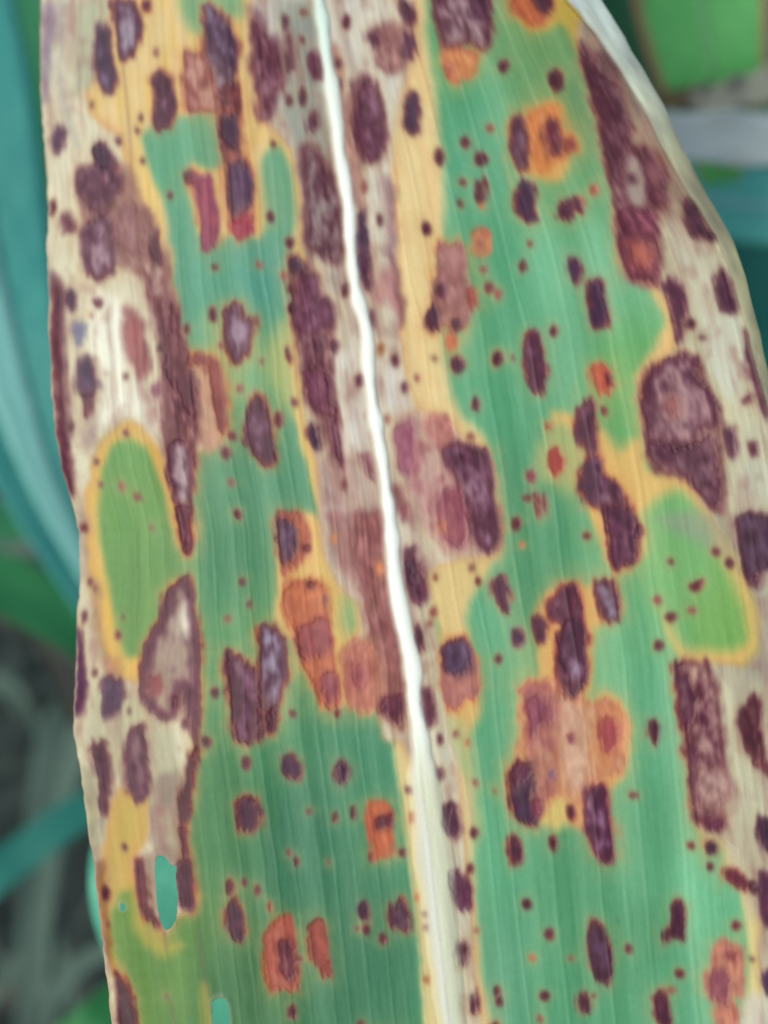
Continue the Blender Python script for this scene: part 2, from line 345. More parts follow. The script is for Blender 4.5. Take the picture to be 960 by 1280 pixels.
# ---- lesions
LESM = np.zeros_like(X)
N_rag = fbm(q / 3.4, Y / 55, 181, 2)
N_jag = fbm(X / 6.5, Y / 8, 171, 3)
N_str = fbm(q / 3.0, Y / 9, 141, 3); N_low = fbm(X / 30, Y / 40, 151, 2); N_edge = fbm(X / 11, Y / 11, 161, 2)
def lesion(pts, core=DPU, inner=None, halo=(206,118,66), hw=5, soft=None, rough=2.6, rim=None, depth=6, bias=.5, name='lesion', hop=.54, sink=.00010):
    global LESM
    big = max(np.ptp([p[0] for p in pts]), np.ptp([p[1] for p in pts])) > 24
    if soft is None: soft = 4.0 if big else 3.0
    bx_, d = field(pts, hw * 6 + 10, rough, 1.5 if big else .8)
    if bx_ is None: return
    d = d + (N_jag[bx_] - .5) * (6.5 if big else 2.0) + (N_rag[bx_] - .5) * (9.0 if big else 1.5)
    d = d - (1.8 if big else .6)
    if halo is not None and hw > 0:
        f = np.clip(.1 + 1.7 * (N_edge[bx_] - .1), .1, 1.5) * (1 - .7 * DM[bx_]) * (1 - .8 * LESM[bx_])
        a2 = np.exp(-(np.clip(d - 1.5, 0, None) / (hw * 2.7)) ** 1.3) * .62 * hop * (.35 + .65 * f)
        put(bx_, np.clip(a2, 0, 1), np.asarray(halo, float) * .25 + np.array([216, 188, 112]) * .75)
        a = np.exp(-(np.clip(d, 0, None) / (hw * .85)) ** 1.4) * hop * f
        put(bx_, np.clip(a, 0, 1) * sm(-5, 0, d), halo)
    sf = soft * (1 + .45 * DM[bx_] + .7 * LESM[bx_])
    a = sm(sf, -sf, d)
    core = np.asarray(core, float)
    if core.max() < 130: core = core * .55 + np.array([104, 38, 56.]) * .45 if core[2] < core[0] + 8 else core * .75 + np.array([104, 42, 62.]) * .25
    c = core[None, None, :] * np.ones(d.shape)[..., None]
    n = N_small[bx_] * .45 + N_blot[bx_] * .35 + N_str[bx_] * .2
    dark = core.max() < 130
    if core[0] > 165 and core[2] < 90: c = c * .86 + np.array([190, 150, 110.]) * .14
    if dark:                                       # reddish border giving way to a near-black heart, with paler dried flecks
        eg = sm(-6.5, -.5, d)[..., None] * np.clip(.15 + 1.1 * N_edge[bx_][..., None], 0, 1) * (1 - .4 * DM[bx_][..., None]) * (1 - .8 * LESM[bx_][..., None])
        c = c * np.array([.78, .62, .72]) * (1 - eg) + np.array([126, 52, 50.]) * eg
    if big:
        mid = sm(-2.5, -8, d) * sm(.42, .72, N_blot[bx_] * .6 + N_str[bx_] * .4)
        c = c + mid[..., None] * (np.array([30, 22, 24.]) if dark else np.array([20, 18, 14.]))
    c = c * (0.76 + .48 * (N_str[bx_] * .4 + N_small[bx_] * .6))[..., None]
    if core[0] > 150 and core[2] < 100:            # rust-coloured ones are mottled with red brown
        mm = (sm(.46, .68, N_blot[bx_] * .6 + N_small[bx_] * .4) * .55)[..., None]
        c = c * (1 - mm) + np.array([146, 62, 50.]) * mm
    if rim is not None:
        rr = sm(-depth * .85, -depth * .1, d)[..., None] * (.6 + .4 * N_edge[bx_][..., None])
        c = c * (1 - rr) + np.asarray(rim, float) * rr
    if inner is not None:
        m = (sm(-depth * .5, -depth * 1.6, d) * sm(bias - .13, bias + .17, n))[..., None] * .9
        c = c * (1 - m) + (np.asarray(inner, float) * (.86 + .28 * N_str[bx_][..., None])) * m
    put(bx_, a, c)
    REL[bx_] -= sink * sm(1.5, -4, d)
    LESM[bx_] = np.maximum(LESM[bx_], a)
    if name:
        PID[bx_] = np.where(d < 0, add_part(name), PID[bx_])

OH = (204, 122, 70); RH = (176, 84, 62); TH = (170, 130, 130); BH=(150,110,110)
MV = (158, 132, 146); TN = (186, 160, 150); OB = (178, 92, 60)
RM = (112, 50, 58)
LES = [
 # (tile x, tile y, outline, core, inner, halo, halo width, extras)
 (0,0,[(370,90),(415,110),(420,230),(437,300),(425,345),(385,345),(360,290),(358,160)],(66,54,84),(110,112,130),TH,3,dict(bias=.62)),
 (0,0,[(425,0),(500,0),(530,60),(530,140),(495,210),(460,225),(440,180),(430,80)],(86,66,92),(160,150,158),(190,150,120),3,dict(depth=9,bias=.42)),
 (0,0,[(535,0),(565,0),(562,40),(545,45),(530,25)],(70,50,74),None,OH,3,{}),
 (0,0,[(575,290),(600,262),(640,300),(655,370),(665,400),(640,460),(595,485),(572,440),(585,380)],(80,56,76),(140,112,128),RH,4,dict(bias=.6)),
 (0,0,[(765,15),(800,20),(860,95),(893,160),(890,230),(880,300),(905,400),(830,420),(790,330),(775,200),(762,90)],(84,66,92),(142,132,152),OH,5,dict(bias=.5,rim=(110,54,66))),
 (0,0,[(682,205),(740,200),(775,230),(790,300),(830,360),(835,410),(790,425),(730,412),(700,405)],(140,72,66),(196,150,130),OH,5,dict(bias=.46,depth=5)),
 (0,0,[(820,320),(890,320),(905,400),(890,460),(905,600),(950,700),(930,800),(870,840),(855,720),(840,600),(828,460)],(124,56,56),(160,84,70),(198,90,56),6,{}),
 (0,0,[(832,440),(880,440),(895,520),(880,560),(838,545),(826,490)],(62,42,70),None,(120,50,60),4,{}),
 (0,0,[(855,610),(915,600),(955,700),(940,780),(910,830),(875,830),(862,740)],(70,58,90),(104,72,96),(150,50,66),4,{}),
 (0,0,[(690,650),(720,634),(745,665),(730,695),(700,690)],(70,40,50),None,RH,3,{}),
 (0,0,[(735,655),(795,665),(800,750),(820,800),(815,910),(770,945),(752,860),(735,720)],(136,62,84),(160,76,84),(190,96,56),4,{}),
 (0,0,[(870,830),(950,800),(950,870),(900,895),(868,865)],(160,60,76),None,OH,5,{}),
 (0,0,[(200,500),(225,470),(245,490),(235,550),(215,568),(198,545)],(84,74,104),None,(150,150,160),3,{}),
 (0,0,[(300,640),(360,620),(350,560),(385,530),(430,600),(440,650),(465,660),(460,700),(430,720),(420,790),(370,810),(320,750),(295,700)],(96,66,84),(170,130,134),BH,4,dict(bias=.55,rough=4)),
 (0,0,[(345,560),(385,540),(410,570),(415,620),(370,625)],(70,60,86),None,None,0,dict(rough=4,soft=4)),
 (0,0,[(232,810),(265,795),(285,850),(270,880),(240,870)],(122,80,88),None,(170,120,110),3,{}),
 (0,0,[(185,765),(205,750),(208,785),(190,810)],(96,50,50),None,(180,120,90),2,{}),
 (0,0,[(560,880),(585,870),(600,930),(600,990),(570,960)],(80,54,68),None,BH,3,{}),
 (0,0,[(310,860),(400,800),(440,860),(430,960),(420,1030),(370,1045),(330,1020),(312,950)],(98,66,84),(166,140,146),BH,5,dict(bias=.5,rough=4)),
 (0,0,[(450,760),(510,760),(530,860),(540,960),(480,960),(440,880)],(134,88,84),(168,130,124),BH,4,dict(bias=.5,rough=4,soft=4)),
 (0,320,[(242,140),(270,120),(290,150),(280,200),(255,195)],(66,50,80),None,(150,140,150),3,{}),
 (0,320,[(345,165),(380,160),(388,180),(365,195)],(90,54,64),None,BH,2,{}),
 (0,320,[(280,260),(305,250),(320,290),(300,335),(282,310)],(110,108,136),None,(160,160,170),3,{}),
 (0,320,[(290,430),(320,370),(345,400),(345,450),(368,480),(345,520),(320,525),(282,510)],(62,54,84),None,(130,110,116),4,dict(rough=3)),
 (0,320,[(310,520),(345,520),(340,580),(325,600)],(112,84,84),None,BH,3,{}),
 (0,320,[(640,180),(668,200),(690,330),(705,400),(730,560),(715,600),(660,480),(620,440),(630,320)],(110,58,64),(134,78,80),None,0,dict(soft=4,rough=3)),
 (0,320,[(740,370),(800,375),(830,440),(850,600),(840,660),(815,640),(790,480),(770,400),(700,400)],(132,60,54),(150,84,70),(214,130,60),5,{}),
 (0,320,[(640,700),(700,700),(722,760),(728,860),(715,960),(720,1060),(700,1110),(670,1000),(650,900),(632,800)],(98,50,72),(180,160,158),(220,120,60),4,dict(bias=.42,depth=8)),
 (0,320,[(850,200),(900,180),(915,230),(955,240),(950,290),(930,360),(890,405),(855,360),(842,270)],(104,68,84),(166,144,156),(210,120,66),4,dict(bias=.4,depth=7)),
 (0,320,[(920,600),(955,510),(985,520),(1020,650),(1030,760),(1010,800),(960,750),(915,700)],(84,52,72),(128,94,112),(206,120,66),3,dict(bias=.6)),
 (0,320,[(575,480),(600,478),(608,515),(585,530),(570,505)],(140,84,98),None,TH,3,{}),
 (320,0,[(200,210),(225,190),(245,230),(245,290),(220,300),(205,260)],(100,66,84),None,BH,4,{}),
 (320,0,[(118,180),(140,175),(145,250),(120,270),(110,230)],(96,70,80),None,BH,3,{}),
 (320,0,[(195,440),(215,425),(230,470),(215,500),(195,480)],(88,60,70),None,BH,3,{}),
 (320,0,[(420,120),(450,115),(458,160),(440,190),(422,160)],(96,62,80),None,BH,4,{}),
 (320,0,[(545,0),(575,10),(600,60),(595,100),(570,80),(550,40)],(88,64,82),None,BH,4,{}),
 (320,0,[(560,130),(590,120),(600,180),(585,225),(560,200)],(92,74,96),None,BH,4,{}),
 (320,0,[(560,370),(590,345),(605,400),(610,490),(585,505),(555,460)],(70,54,82),None,(170,140,130),4,{}),
 (320,0,[(385,330),(440,320),(470,400),(480,500),(465,580),(430,610),(395,560),(375,430)],(110,70,86),(140,100,116),BH,5,dict(soft=4,rough=4)),
 (320,0,[(660,-30),(880,-30),(880,100),(890,170),(840,185),(790,165),(700,190),(690,120)],(98,62,74),(166,140,140),(120,90,80),3,dict(bias=.45,depth=8)),
 (320,0,[(800,-30),(865,-30),(868,60),(840,80),(800,60)],(66,48,70),None,None,0,dict(soft=4)),
 (320,0,[(695,185),(790,180),(840,195),(830,250),(800,290),(745,315),(710,290)],(206,120,66),(222,160,100),(196,170,90),5,dict(sink=0)),
 (320,0,[(700,240),(745,250),(740,290),(715,298)],(176,84,56),None,None,0,dict(soft=5,name=None)),
 (320,0,[(385,810),(400,800),(420,880),(430,1000),(420,1020),(385,960),(378,880)],(70,56,84),None,(150,80,80),5,{}),
 (640,0,[(-10,-40),(150,-40),(150,20),(120,80),(80,100),(40,70),(0,40)],(176,80,40),(200,110,50),(206,120,50),6,{}),
 (640,0,[(60,-40),(148,-40),(145,20),(115,50),(80,20)],(56,30,44),None,None,0,dict(soft=4)),
 (640,0,[(0,450),(30,425),(60,470),(75,540),(60,640),(20,640),(-5,560)],(80,56,84),(130,104,120),(210,110,50),5,{}),
 (640,0,[(60,420),(160,385),(190,460),(240,550),(190,600),(150,620),(100,640),(70,600),(80,500)],(214,122,52),(206,130,66),(214,150,70),6,dict(sink=0)),
 (640,0,[(125,450),(175,445),(190,530),(185,580),(150,590),(130,530)],(116,56,66),None,(190,80,46),4,{}),
 (640,0,[(195,520),(230,520),(242,550),(220,575),(195,565)],(140,66,54),None,(206,120,60),4,{}),
 (640,0,[(25,680),(50,668),(80,690),(85,750),(92,830),(60,835),(10,800),(12,740)],(66,50,82),None,(206,130,80),3,{}),
 (640,0,[(175,790),(210,745),(260,750),(265,785),(210,820),(175,815)],(90,54,76),None,(220,90,60),3,{}),
 (640,0,[(295,695),(318,690),(322,720),(298,725)],(170,84,66),None,(180,130,90),2,{}),
 (640,0,[(262,190),(300,240),(390,300),(430,400),(442,500),(425,570),(395,600),(385,680),(365,640),(340,520),(300,360)],(84,48,60),(104,66,70),(130,96,84),3,dict(soft=5,rough=4)),
 (640,0,[(490,550),(540,600),(575,650),(575,760),(530,770),(495,680)],(110,58,66),(126,76,78),(140,110,100),4,dict(soft=4,rough=4)),
 (640,0,[(435,655),(465,655),(468,685),(440,690)],(104,84,92),None,BH,2,{}),
 (640,0,[(650,740),(690,760),(730,840),(760,900),(720,905),(670,870),(645,810)],(52,38,52),None,(120,100,90),4,{}),
 (640,0,[(400,800),(470,780),(540,800),(545,960),(550,1080),(500,1050),(440,1040),(415,980),(410,880)],(120,60,80),(166,94,96),(180,120,110),3,dict(bias=.55,rough=4)),
 (640,320,[(570,100),(600,85),(650,140),(655,200),(640,290),(625,330),(610,250),(595,180)],(98,64,84),None,(190,130,120),4,{}),
 (640,320,[(760,70),(800,55),(825,130),(850,180),(830,205),(780,205),(765,140)],(64,48,68),None,(130,120,120),3,{}),
 (640,320,[(875,280),(890,300),(930,440),(940,520),(960,600),(940,590),(905,480),(880,380)],(104,70,90),None,(140,110,110),4,{}),
 (640,320,[(500,460),(560,400),(640,370),(700,390),(680,450),(740,500),(770,560),(770,640),(700,640),(690,700),(640,720),(560,720),(510,700),(488,560)],(104,66,84),(172,136,134),(206,120,80),4,dict(bias=.42,depth=9,rough=5)),
 (640,320,[(580,540),(610,525),(628,570),(610,605),(585,595)],(150,90,86),None,TN,3,dict(soft=4)),
 (640,320,[(510,690),(600,720),(700,700),(745,660),(770,760),(785,850),(780,920),(740,945),(700,880),(660,820),(560,780),(515,760)],(96,62,76),(142,110,112),(206,130,90),3,dict(bias=.55,depth=5,rough=4)),
 (640,320,[(800,650),(830,645),(840,720),(835,770),(810,740)],(82,66,84),None,(140,120,120),4,{}),
 (640,320,[(885,700),(920,695),(925,745),(895,750)],(116,78,78),None,(150,120,110),3,{}),
 (640,320,[(860,540),(900,520),(900,545),(865,555)],(120,90,104),None,BH,3,{}),
 (640,320,[(440,-50),(520,-50),(525,20),(500,50),(455,20)],(170,84,66),None,None,0,dict(soft=8,name=None)),
 (640,320,[(215,10),(245,5),(258,60),(250,100),(225,85),(208,50)],(70,56,96),None,(130,120,120),3,{}),
 (640,320,[(295,100),(325,80),(350,110),(350,180),(365,220),(350,265),(310,270),(292,240),(298,180),(288,150)],(68,46,80),None,(170,80,76),3,{}),
 (640,320,[(50,310),(75,280),(110,295),(112,380),(132,440),(120,500),(90,515),(60,490),(52,420),(45,360)],(92,50,74),(110,70,96),(190,90,76),3,dict(bias=.6)),
 (640,320,[(145,275),(162,262),(175,280),(165,298),(148,295)],(62,60,60),None,(110,130,110),2,{}),
 (640,320,[(20,35),(45,18),(55,50),(35,66)],(110,60,62),None,(120,130,110),2,{}),
 (640,320,[(295,420),(330,408),(375,430),(385,470),(370,510),(330,520),(305,480)],(190,80,50),None,(200,140,80),4,{}),
 (640,320,[(355,445),(375,450),(380,480),(362,490)],(110,50,60),None,None,0,{}),
 (640,320,[(250,580),(290,535),(310,560),(325,700),(330,740),(290,745),(240,690),(240,620)],(96,56,78),(128,92,112),(200,110,76),4,dict(bias=.55)),
 (640,320,[(270,760),(330,745),(340,830),(390,850),(430,900),(450,1000),(460,1100),(450,1160),(410,1180),(380,1130),(350,1000),(340,950),(280,930),(245,860)],(88,58,86),(146,116,134),(206,116,76),5,dict(bias=.55)),
 (640,640,[(460,55),(490,50),(498,80),(480,100),(458,90)],(110,64,66),None,(180,130,90),3,{}),
 (640,320,[(135,745),(170,730),(195,760),(190,800),(160,810),(138,780)],(160,60,54),None,(214,130,80),4,{}),
 (640,320,[(60,815),(80,805),(95,830),(75,855),(58,840)],(130,58,66),None,(180,120,100),2,{}),
 (640,320,[(90,900),(108,895),(120,950),(115,985),(95,970)],(116,60,70),None,(170,120,100),3,{}),
 (640,320,[(128,632),(150,628),(155,650),(132,655)],(170,110,70),None,(190,150,90),3,{}),
 (320,320,[(125,20),(150,5),(175,30),(172,60),(150,70),(128,55)],(60,48,80),None,(190,130,90),3,{}),
 (320,320,[(175,50),(160,100),(130,190),(160,260),(190,300),(240,290),(280,250),(295,200),(270,165),(235,170),(235,90)],(112,64,88),(150,110,132),(206,140,90),3,dict(bias=.6,rough=3)),
 (320,320,[(215,310),(250,305),(260,340),(235,360),(215,345)],(110,76,96),None,BH,3,{}),
 (320,320,[(275,320),(295,308),(315,330),(300,370),(280,355)],(96,56,70),None,BH,3,{}),
 (320,320,[(175,430),(240,420),(270,430),(290,500),(300,600),(270,600),(230,580),(200,520),(175,480)],(124,66,88),(140,84,104),(206,140,100),3,dict(rough=3)),
 (320,320,[(255,380),(275,390),(300,560),(305,640),(325,720),(320,800),(305,760),(290,620),(270,520)],(122,70,88),None,BH,2,{}),
 (320,320,[(195,640),(215,620),(235,660),(240,720),(225,720),(198,680)],(62,50,86),None,(200,150,110),4,{}),
 (320,320,[(112,345),(125,340),(140,375),(135,400),(115,385)],(80,60,84),None,(190,140,90),4,{}),
 (320,320,[(70,590),(85,582),(98,610),(90,645),(70,630)],(84,50,60),None,(160,130,90),3,{}),
 (320,320,[(380,0),(425,0),(430,60),(425,130),(400,90)],(90,62,86),None,(170,110,110),4,{}),
 (320,320,[(430,200),(445,205),(450,260),(438,270),(428,240)],(60,44,54),None,(180,120,110),4,{}),
 (320,320,[(320,110),(340,105),(345,145),(325,155)],(84,58,64),None,BH,3,{}),
 (320,320,[(510,380),(530,370),(540,395),(525,415),(510,405)],(84,50,66),None,BH,3,{}),
 (320,320,[(545,485),(565,480),(570,505),(552,515)],(80,50,66),None,BH,3,{}),
 (320,320,[(370,450),(395,445),(395,475),(375,485)],(110,70,76),None,BH,3,{}),
 (320,320,[(670,-40),(770,-40),(790,0),(790,110),(825,130),(825,190),(790,240),(770,280),(740,290),(700,260),(650,280),(635,230),(660,180),(660,120),(680,60)],(146,90,84),(168,120,112),(216,126,66),6,dict(bias=.5,rough=4)),
 (320,320,[(680,110),(705,105),(712,140),(695,155),(678,140)],(96,54,80),None,None,0,dict(soft=4)),
 (320,320,[(640,210),(665,185),(685,210),(685,270),(655,280),(638,250)],(68,46,74),None,(170,90,80),3,{}),
 (320,320,[(732,240),(765,232),(775,260),(755,280),(735,268)],(76,44,64),None,(190,90,60),3,{}),
 (320,320,[(720,290),(760,300),(745,340),(725,360),(710,320)],(206,110,66),None,(214,150,90),4,dict(sink=0)),
 (320,320,[(795,125),(820,125),(828,165),(808,190),(796,160)],(150,70,50),None,None,0,dict(soft=3)),
 (320,320,[(735,385),(760,375),(785,400),(778,430),(750,440),(732,415)],(70,48,72),None,(150,100,80),3,{}),
 (320,320,[(890,370),(910,362),(928,385),(912,412),(892,402)],(80,54,64),None,(120,110,90),2,{}),
 (320,320,[(808,535),(825,525),(842,550),(832,585),(810,578)],(58,44,64),None,(110,110,90),2,{}),
 (320,320,[(535,640),(580,615),(600,650),(590,700),(600,800),(570,830),(545,790),(540,720),(520,690)],(150,82,98),(172,116,128),(180,140,136),4,dict(soft=4)),
 (320,320,[(640,600),(720,600),(740,700),(700,720),(650,670)],(178,110,100),(196,140,124),(206,150,120),4,dict(soft=4,sink=0)),
 (320,320,[(700,720),(760,705),(860,725),(880,770),(890,880),(905,960),(912,1060),(905,1095),(870,1110),(820,1060),(790,980),(770,900),(745,820),(705,770)],(98,56,78),(160,126,140),(206,130,90),3,dict(bias=.5,depth=8)),
 (320,320,[(690,880),(760,860),(790,960),(790,1060),(760,1090),(700,1050),(680,960)],(142,70,82),(160,96,98),(186,130,110),4,dict(soft=4,rough=4)),
 (320,320,[(395,750),(420,740),(435,780),(435,830),(410,790)],(140,80,84),None,BH,3,{}),
 (320,640,[(75,0),(170,0),(195,60),(200,140),(160,180),(110,240),(95,160),(80,80)],(176,84,58),(190,110,60),(214,130,60),4,dict(rim=(150,64,60))),
 (320,640,[(80,30),(120,20),(150,80),(160,120),(130,170),(100,190),(90,120)],(84,66,92),(124,100,112),None,0,dict(soft=4)),
 (320,640,[(180,125),(200,122),(203,148),(185,148)],(90,40,50),None,None,0,{}),
 (320,640,[(110,300),(170,265),(240,265),(270,300),(272,400),(290,500),(310,640),(318,720),(270,735),(225,680),(190,580),(160,480),(115,360)],(190,94,56),(206,120,66),(214,140,70),6,dict(bias=.5)),
 (320,640,[(190,268),(220,262),(220,290),(200,292)],(84,40,50),None,None,0,{}),
 (320,640,[(165,430),(230,400),(285,410),(290,500),(250,540),(180,550),(160,500)],(138,62,66),(160,84,76),None,0,dict(soft=5)),
 (320,640,[(250,600),(300,600),(312,690),(290,710),(262,690),(245,640)],(130,58,70),None,None,0,dict(soft=5)),
 (320,640,[(290,745),(310,742),(318,765),(300,775)],(110,60,60),None,(160,140,90),2,{}),
 (320,640,[(10,430),(60,430),(90,460),(115,500),(110,640),(85,740),(60,760),(20,740),(10,560)],(96,70,92),(160,150,166),(206,120,66),4,dict(bias=.45,depth=7)),
 (320,640,[(-105,510),(-60,545),(0,600),(15,700),(30,790),(-5,800),(-20,860),(-70,860),(-98,740),(-103,620)],(92,54,70),(140,100,120),(214,110,56),3,dict(bias=.55,rim=(90,40,56))),
 (320,640,[(30,760),(65,735),(80,770),(70,825),(45,825)],(106,50,60),None,(190,110,60),3,{}),
 (320,640,[(350,520),(400,490),(430,540),(450,620),(430,720),(390,735),(345,680),(330,600)],(186,104,84),(196,140,110),(216,150,90),5,dict(bias=.55,sink=0)),
 (320,640,[(360,570),(395,565),(410,610),(400,650),(370,640)],(150,72,76),None,None,0,dict(soft=6)),
 (320,640,[(470,700),(550,680),(556,740),(540,800),(500,760),(465,750)],(118,64,76),None,(206,130,90),4,dict(soft=3.5)),
 (320,640,[(555,140),(590,130),(610,200),(635,280),(635,320),(610,345),(580,320),(560,230)],(106,64,84),(130,86,104),(170,130,130),4,{}),
 (320,640,[(570,190),(590,190),(600,260),(590,275),(572,240)],(60,46,60),None,None,0,{}),
 (320,640,[(595,430),(610,422),(628,470),(630,510),(615,522),(598,490)],(70,36,50),None,(190,130,130),3,{}),
 (320,640,[(630,670),(650,665),(660,720),(668,790),(650,800),(632,740)],(108,64,80),None,(190,140,140),3,{}),
 (320,640,[(690,510),(740,478),(780,480),(820,530),(840,600),(840,690),(790,700),(740,740),(705,690),(695,600)],(166,100,88),(188,130,110),(222,130,60),5,dict(bias=.5,rim=(186,90,60))),
 (320,640,[(698,520),(735,482),(780,490),(800,540),(790,600),(740,610),(705,590)],(80,62,96),(104,88,116),None,0,dict(soft=4)),
 (320,640,[(890,260),(930,245),(942,300),(945,370),(925,370),(895,310)],(90,60,86),None,(190,120,100),3,{}),
 (320,640,[(540,-20),(575,-20),(575,30),(550,40)],(136,76,76),None,None,0,dict(soft=5)),
 (320,640,[(95,925),(130,915),(160,945),(160,990),(130,1000),(100,980)],(86,64,96),None,(140,84,70),3,{}),
 (320,640,[(300,940),(325,932),(350,960),(345,1010),(318,1022),(298,990)],(72,54,84),None,(120,84,76),3,{}),
 (640,640,[(0,25),(20,15),(38,45),(20,75),(0,65)],(104,44,50),None,(150,120,80),2,{}),
 (640,640,[(345,-20),(450,-20),(470,60),(460,180),(420,222),(385,215),(360,130)],(96,60,84),(150,110,124),(206,110,80),4,dict(bias=.6)),
 (640,640,[(310,260),(345,248),(385,270),(405,330),(405,410),(365,415),(335,370),(310,300)],(88,64,90),(140,130,140),(214,130,80),4,dict(bias=.5)),
 (640,640,[(668,270),(720,250),(705,285),(685,302),(665,290)],(126,56,66),None,(170,130,90),2,{}),
 (640,640,[(75,400),(100,388),(125,430),(120,485),(95,490),(75,450)],(84,64,84),None,(200,130,70),4,{}),
 (640,640,[(0,440),(30,442),(48,475),(30,502),(5,500)],(80,80,110),None,(140,110,130),3,{}),
 (640,640,[(130,350),(190,270),(240,265),(262,330),(272,420),(282,560),(275,650),(235,700),(190,690),(170,600),(170,500),(190,420),(140,400)],(104,58,72),(150,120,136),(216,110,60),6,dict(bias=.6,rim=(150,60,60))),
 (640,640,[(175,440),(230,400),(270,430),(280,560),(270,650),(230,680),(205,600),(180,540)],(84,56,80),(156,140,156),None,0,dict(soft=4,bias=.6)),
 (640,640,[(280,460),(300,465),(292,490),(278,485)],(130,56,50),None,None,0,{}),
 (640,640,[(35,650),(130,640),(180,720),(180,860),(160,960),(165,1060),(90,1090),(60,900),(45,760)],(168,92,86),(190,140,112),(220,140,80),5,dict(bias=.5,sink=0)),
 (640,640,[(45,700),(100,690),(155,740),(150,790),(100,790),(70,860),(60,800)],(130,62,78),(150,80,96),None,0,dict(soft=5)),
 (640,640,[(185,700),(260,740),(290,840),(290,960),(270,1050),(220,1040),(190,900)],(196,150,122),(206,170,140),(214,150,90),5,dict(sink=0,soft=5,rough=3)),
 (640,640,[(205,835),(230,830),(240,860),(215,870)],(130,60,70),None,(200,130,100),3,{}),
 (640,640,[(325,730),(390,720),(410,800),(410,900),(370,960),(325,930),(315,820)],(222,138,84),(214,150,100),(216,160,90),6,dict(sink=0,soft=5)),
 (640,640,[(335,780),(380,770),(398,810),(385,880),(350,900),(330,850)],(160,70,70),None,(206,110,80),4,dict(soft=4)),
 (640,640,[(520,790),(540,780),(555,810),(550,850),(530,860),(518,830)],(56,40,60),None,(150,110,90),3,{}),
 (640,640,[(610,565),(645,570),(640,600),(700,700),(680,740),(660,820),(700,960),(720,1080),(680,1100),(665,1000),(645,860),(620,700)],(98,56,76),(130,92,96),(180,110,70),2,dict(bias=.55,rough=4)),
 (640,640,[(700,960),(800,960),(830,1040),(770,1120),(700,1120),(690,1040)],(150,106,100),(186,154,142),BH,3,dict(bias=.5,soft=4,rough=4)),
 (640,640,[(700,600),(720,595),(728,625),(705,628)],(150,110,104),None,TN,3,{}),
 (640,640,[(865,740),(900,680),(925,700),(930,800),(945,920),(930,950),(880,880),(850,800)],(82,44,46),(104,64,60),(140,110,100),4,dict(soft=3.5)),
 (640,640,[(835,20),(960,0),(1000,60),(1000,200),(950,215),(900,250),(870,240),(850,120)],(58,42,62),(86,66,84),(110,96,96),4,dict(soft=3.5,rough=3)),
 (640,640,[(880,250),(940,240),(930,290),(890,280)],(104,84,88),None,None,0,dict(soft=6)),
 (640,960,[(0,0),(60,-40),(80,0),(78,120),(110,130),(100,190),(60,212),(10,180),(-10,100),(-15,40)],(70,52,80),(96,70,100),(190,90,56),4,{}),
 (640,640,[(0,970),(40,925),(70,960),(60,1000),(0,1030)],(110,62,80),None,OH,4,{}),
 (640,960,[(78,125),(108,128),(108,170),(80,190)],(140,66,76),None,None,0,dict(soft=3)),
 (640,960,[(280,80),(320,58),(350,75),(362,160),(380,240),(382,350),(350,355),(300,300),(270,230),(268,140)],(92,52,84),(150,112,136),(222,100,70),5,dict(bias=.55,rim=(120,44,66))),
 (640,960,[(205,140),(230,138),(242,180),(225,200),(208,175)],(106,56,66),None,(206,120,80),4,{}),
 (640,960,[(135,15),(160,10),(165,40),(145,48)],(140,96,120),None,(206,150,100),3,dict(soft=3)),
 (640,960,[(0,265),(25,268),(40,310),(30,350),(5,358),(-12,310)],(74,56,66),None,(176,90,66),3,{}),
 (640,960,[(138,262),(160,258),(172,290),(158,318),(140,300)],(66,44,50),None,(120,110,80),2,{}),
 (640,960,[(300,575),(325,565),(355,610),(375,700),(368,780),(345,815),(315,790),(285,710),(284,640)],(60,40,56),(86,56,80),(180,96,76),3,{}),
 (640,960,[(598,520),(622,492),(645,520),(650,600),(640,635),(600,640),(580,655),(562,630),(575,605),(598,600)],(70,50,66),None,(160,84,66),3,{}),
 (640,960,[(258,850),(275,842),(290,870),(282,915),(262,905),(252,875)],(60,44,60),None,(130,110,90),2,{}),
 (640,960,[(530,850),(560,835),(582,870),(590,960),(560,965),(528,930)],(64,34,48),None,(170,96,76),3,{}),
 (640,960,[(718,285),(745,272),(772,295),(768,322),(735,325)],(70,56,84),None,(206,130,84),6,{}),
 (640,960,[(700,170),(730,180),(790,205),(785,225),(740,225),(705,205)],(116,66,90),None,(206,130,90),3,{}),
 (640,960,[(790,380),(830,385),(870,425),(905,440),(890,460),(850,440),(800,430)],(126,56,62),None,(206,110,80),3,{}),
 (640,960,[(885,430),(915,428),(930,455),(915,475),(890,460)],(52,34,46),None,None,0,{}),
 (640,960,[(750,670),(800,650),(870,680),(860,740),(870,840),(820,860),(850,900),(850,1000),(770,1000),(765,880),(730,830),(725,780),(755,750)],(190,116,92),(206,146,112),(216,150,110),4,dict(sink=0)),
 (640,960,[(740,790),(770,750),(800,760),(820,800),(815,870),(780,882),(745,850)],(140,76,84),None,(180,96,76),3,dict(soft=4)),
 (640,960,[(805,690),(850,690),(845,722),(812,720)],(140,66,66),None,None,0,dict(soft=3)),
 (640,960,[(925,170),(960,190),(1000,240),(1000,320),(945,310),(925,250)],(62,50,72),None,(130,120,110),4,dict(soft=3)),
 (640,960,[(920,400),(960,400),(1000,500),(1000,600),(950,590),(930,500)],(106,84,104),None,BH,5,dict(soft=4)),
 (640,960,[(940,770),(960,760),(1000,790),(1000,850),(950,850)],(86,84,116),None,BH,4,dict(soft=3)),
 (640,960,[(910,-20),(960,-20),(1000,20),(950,20)],(124,76,64),None,BH,4,dict(soft=3)),
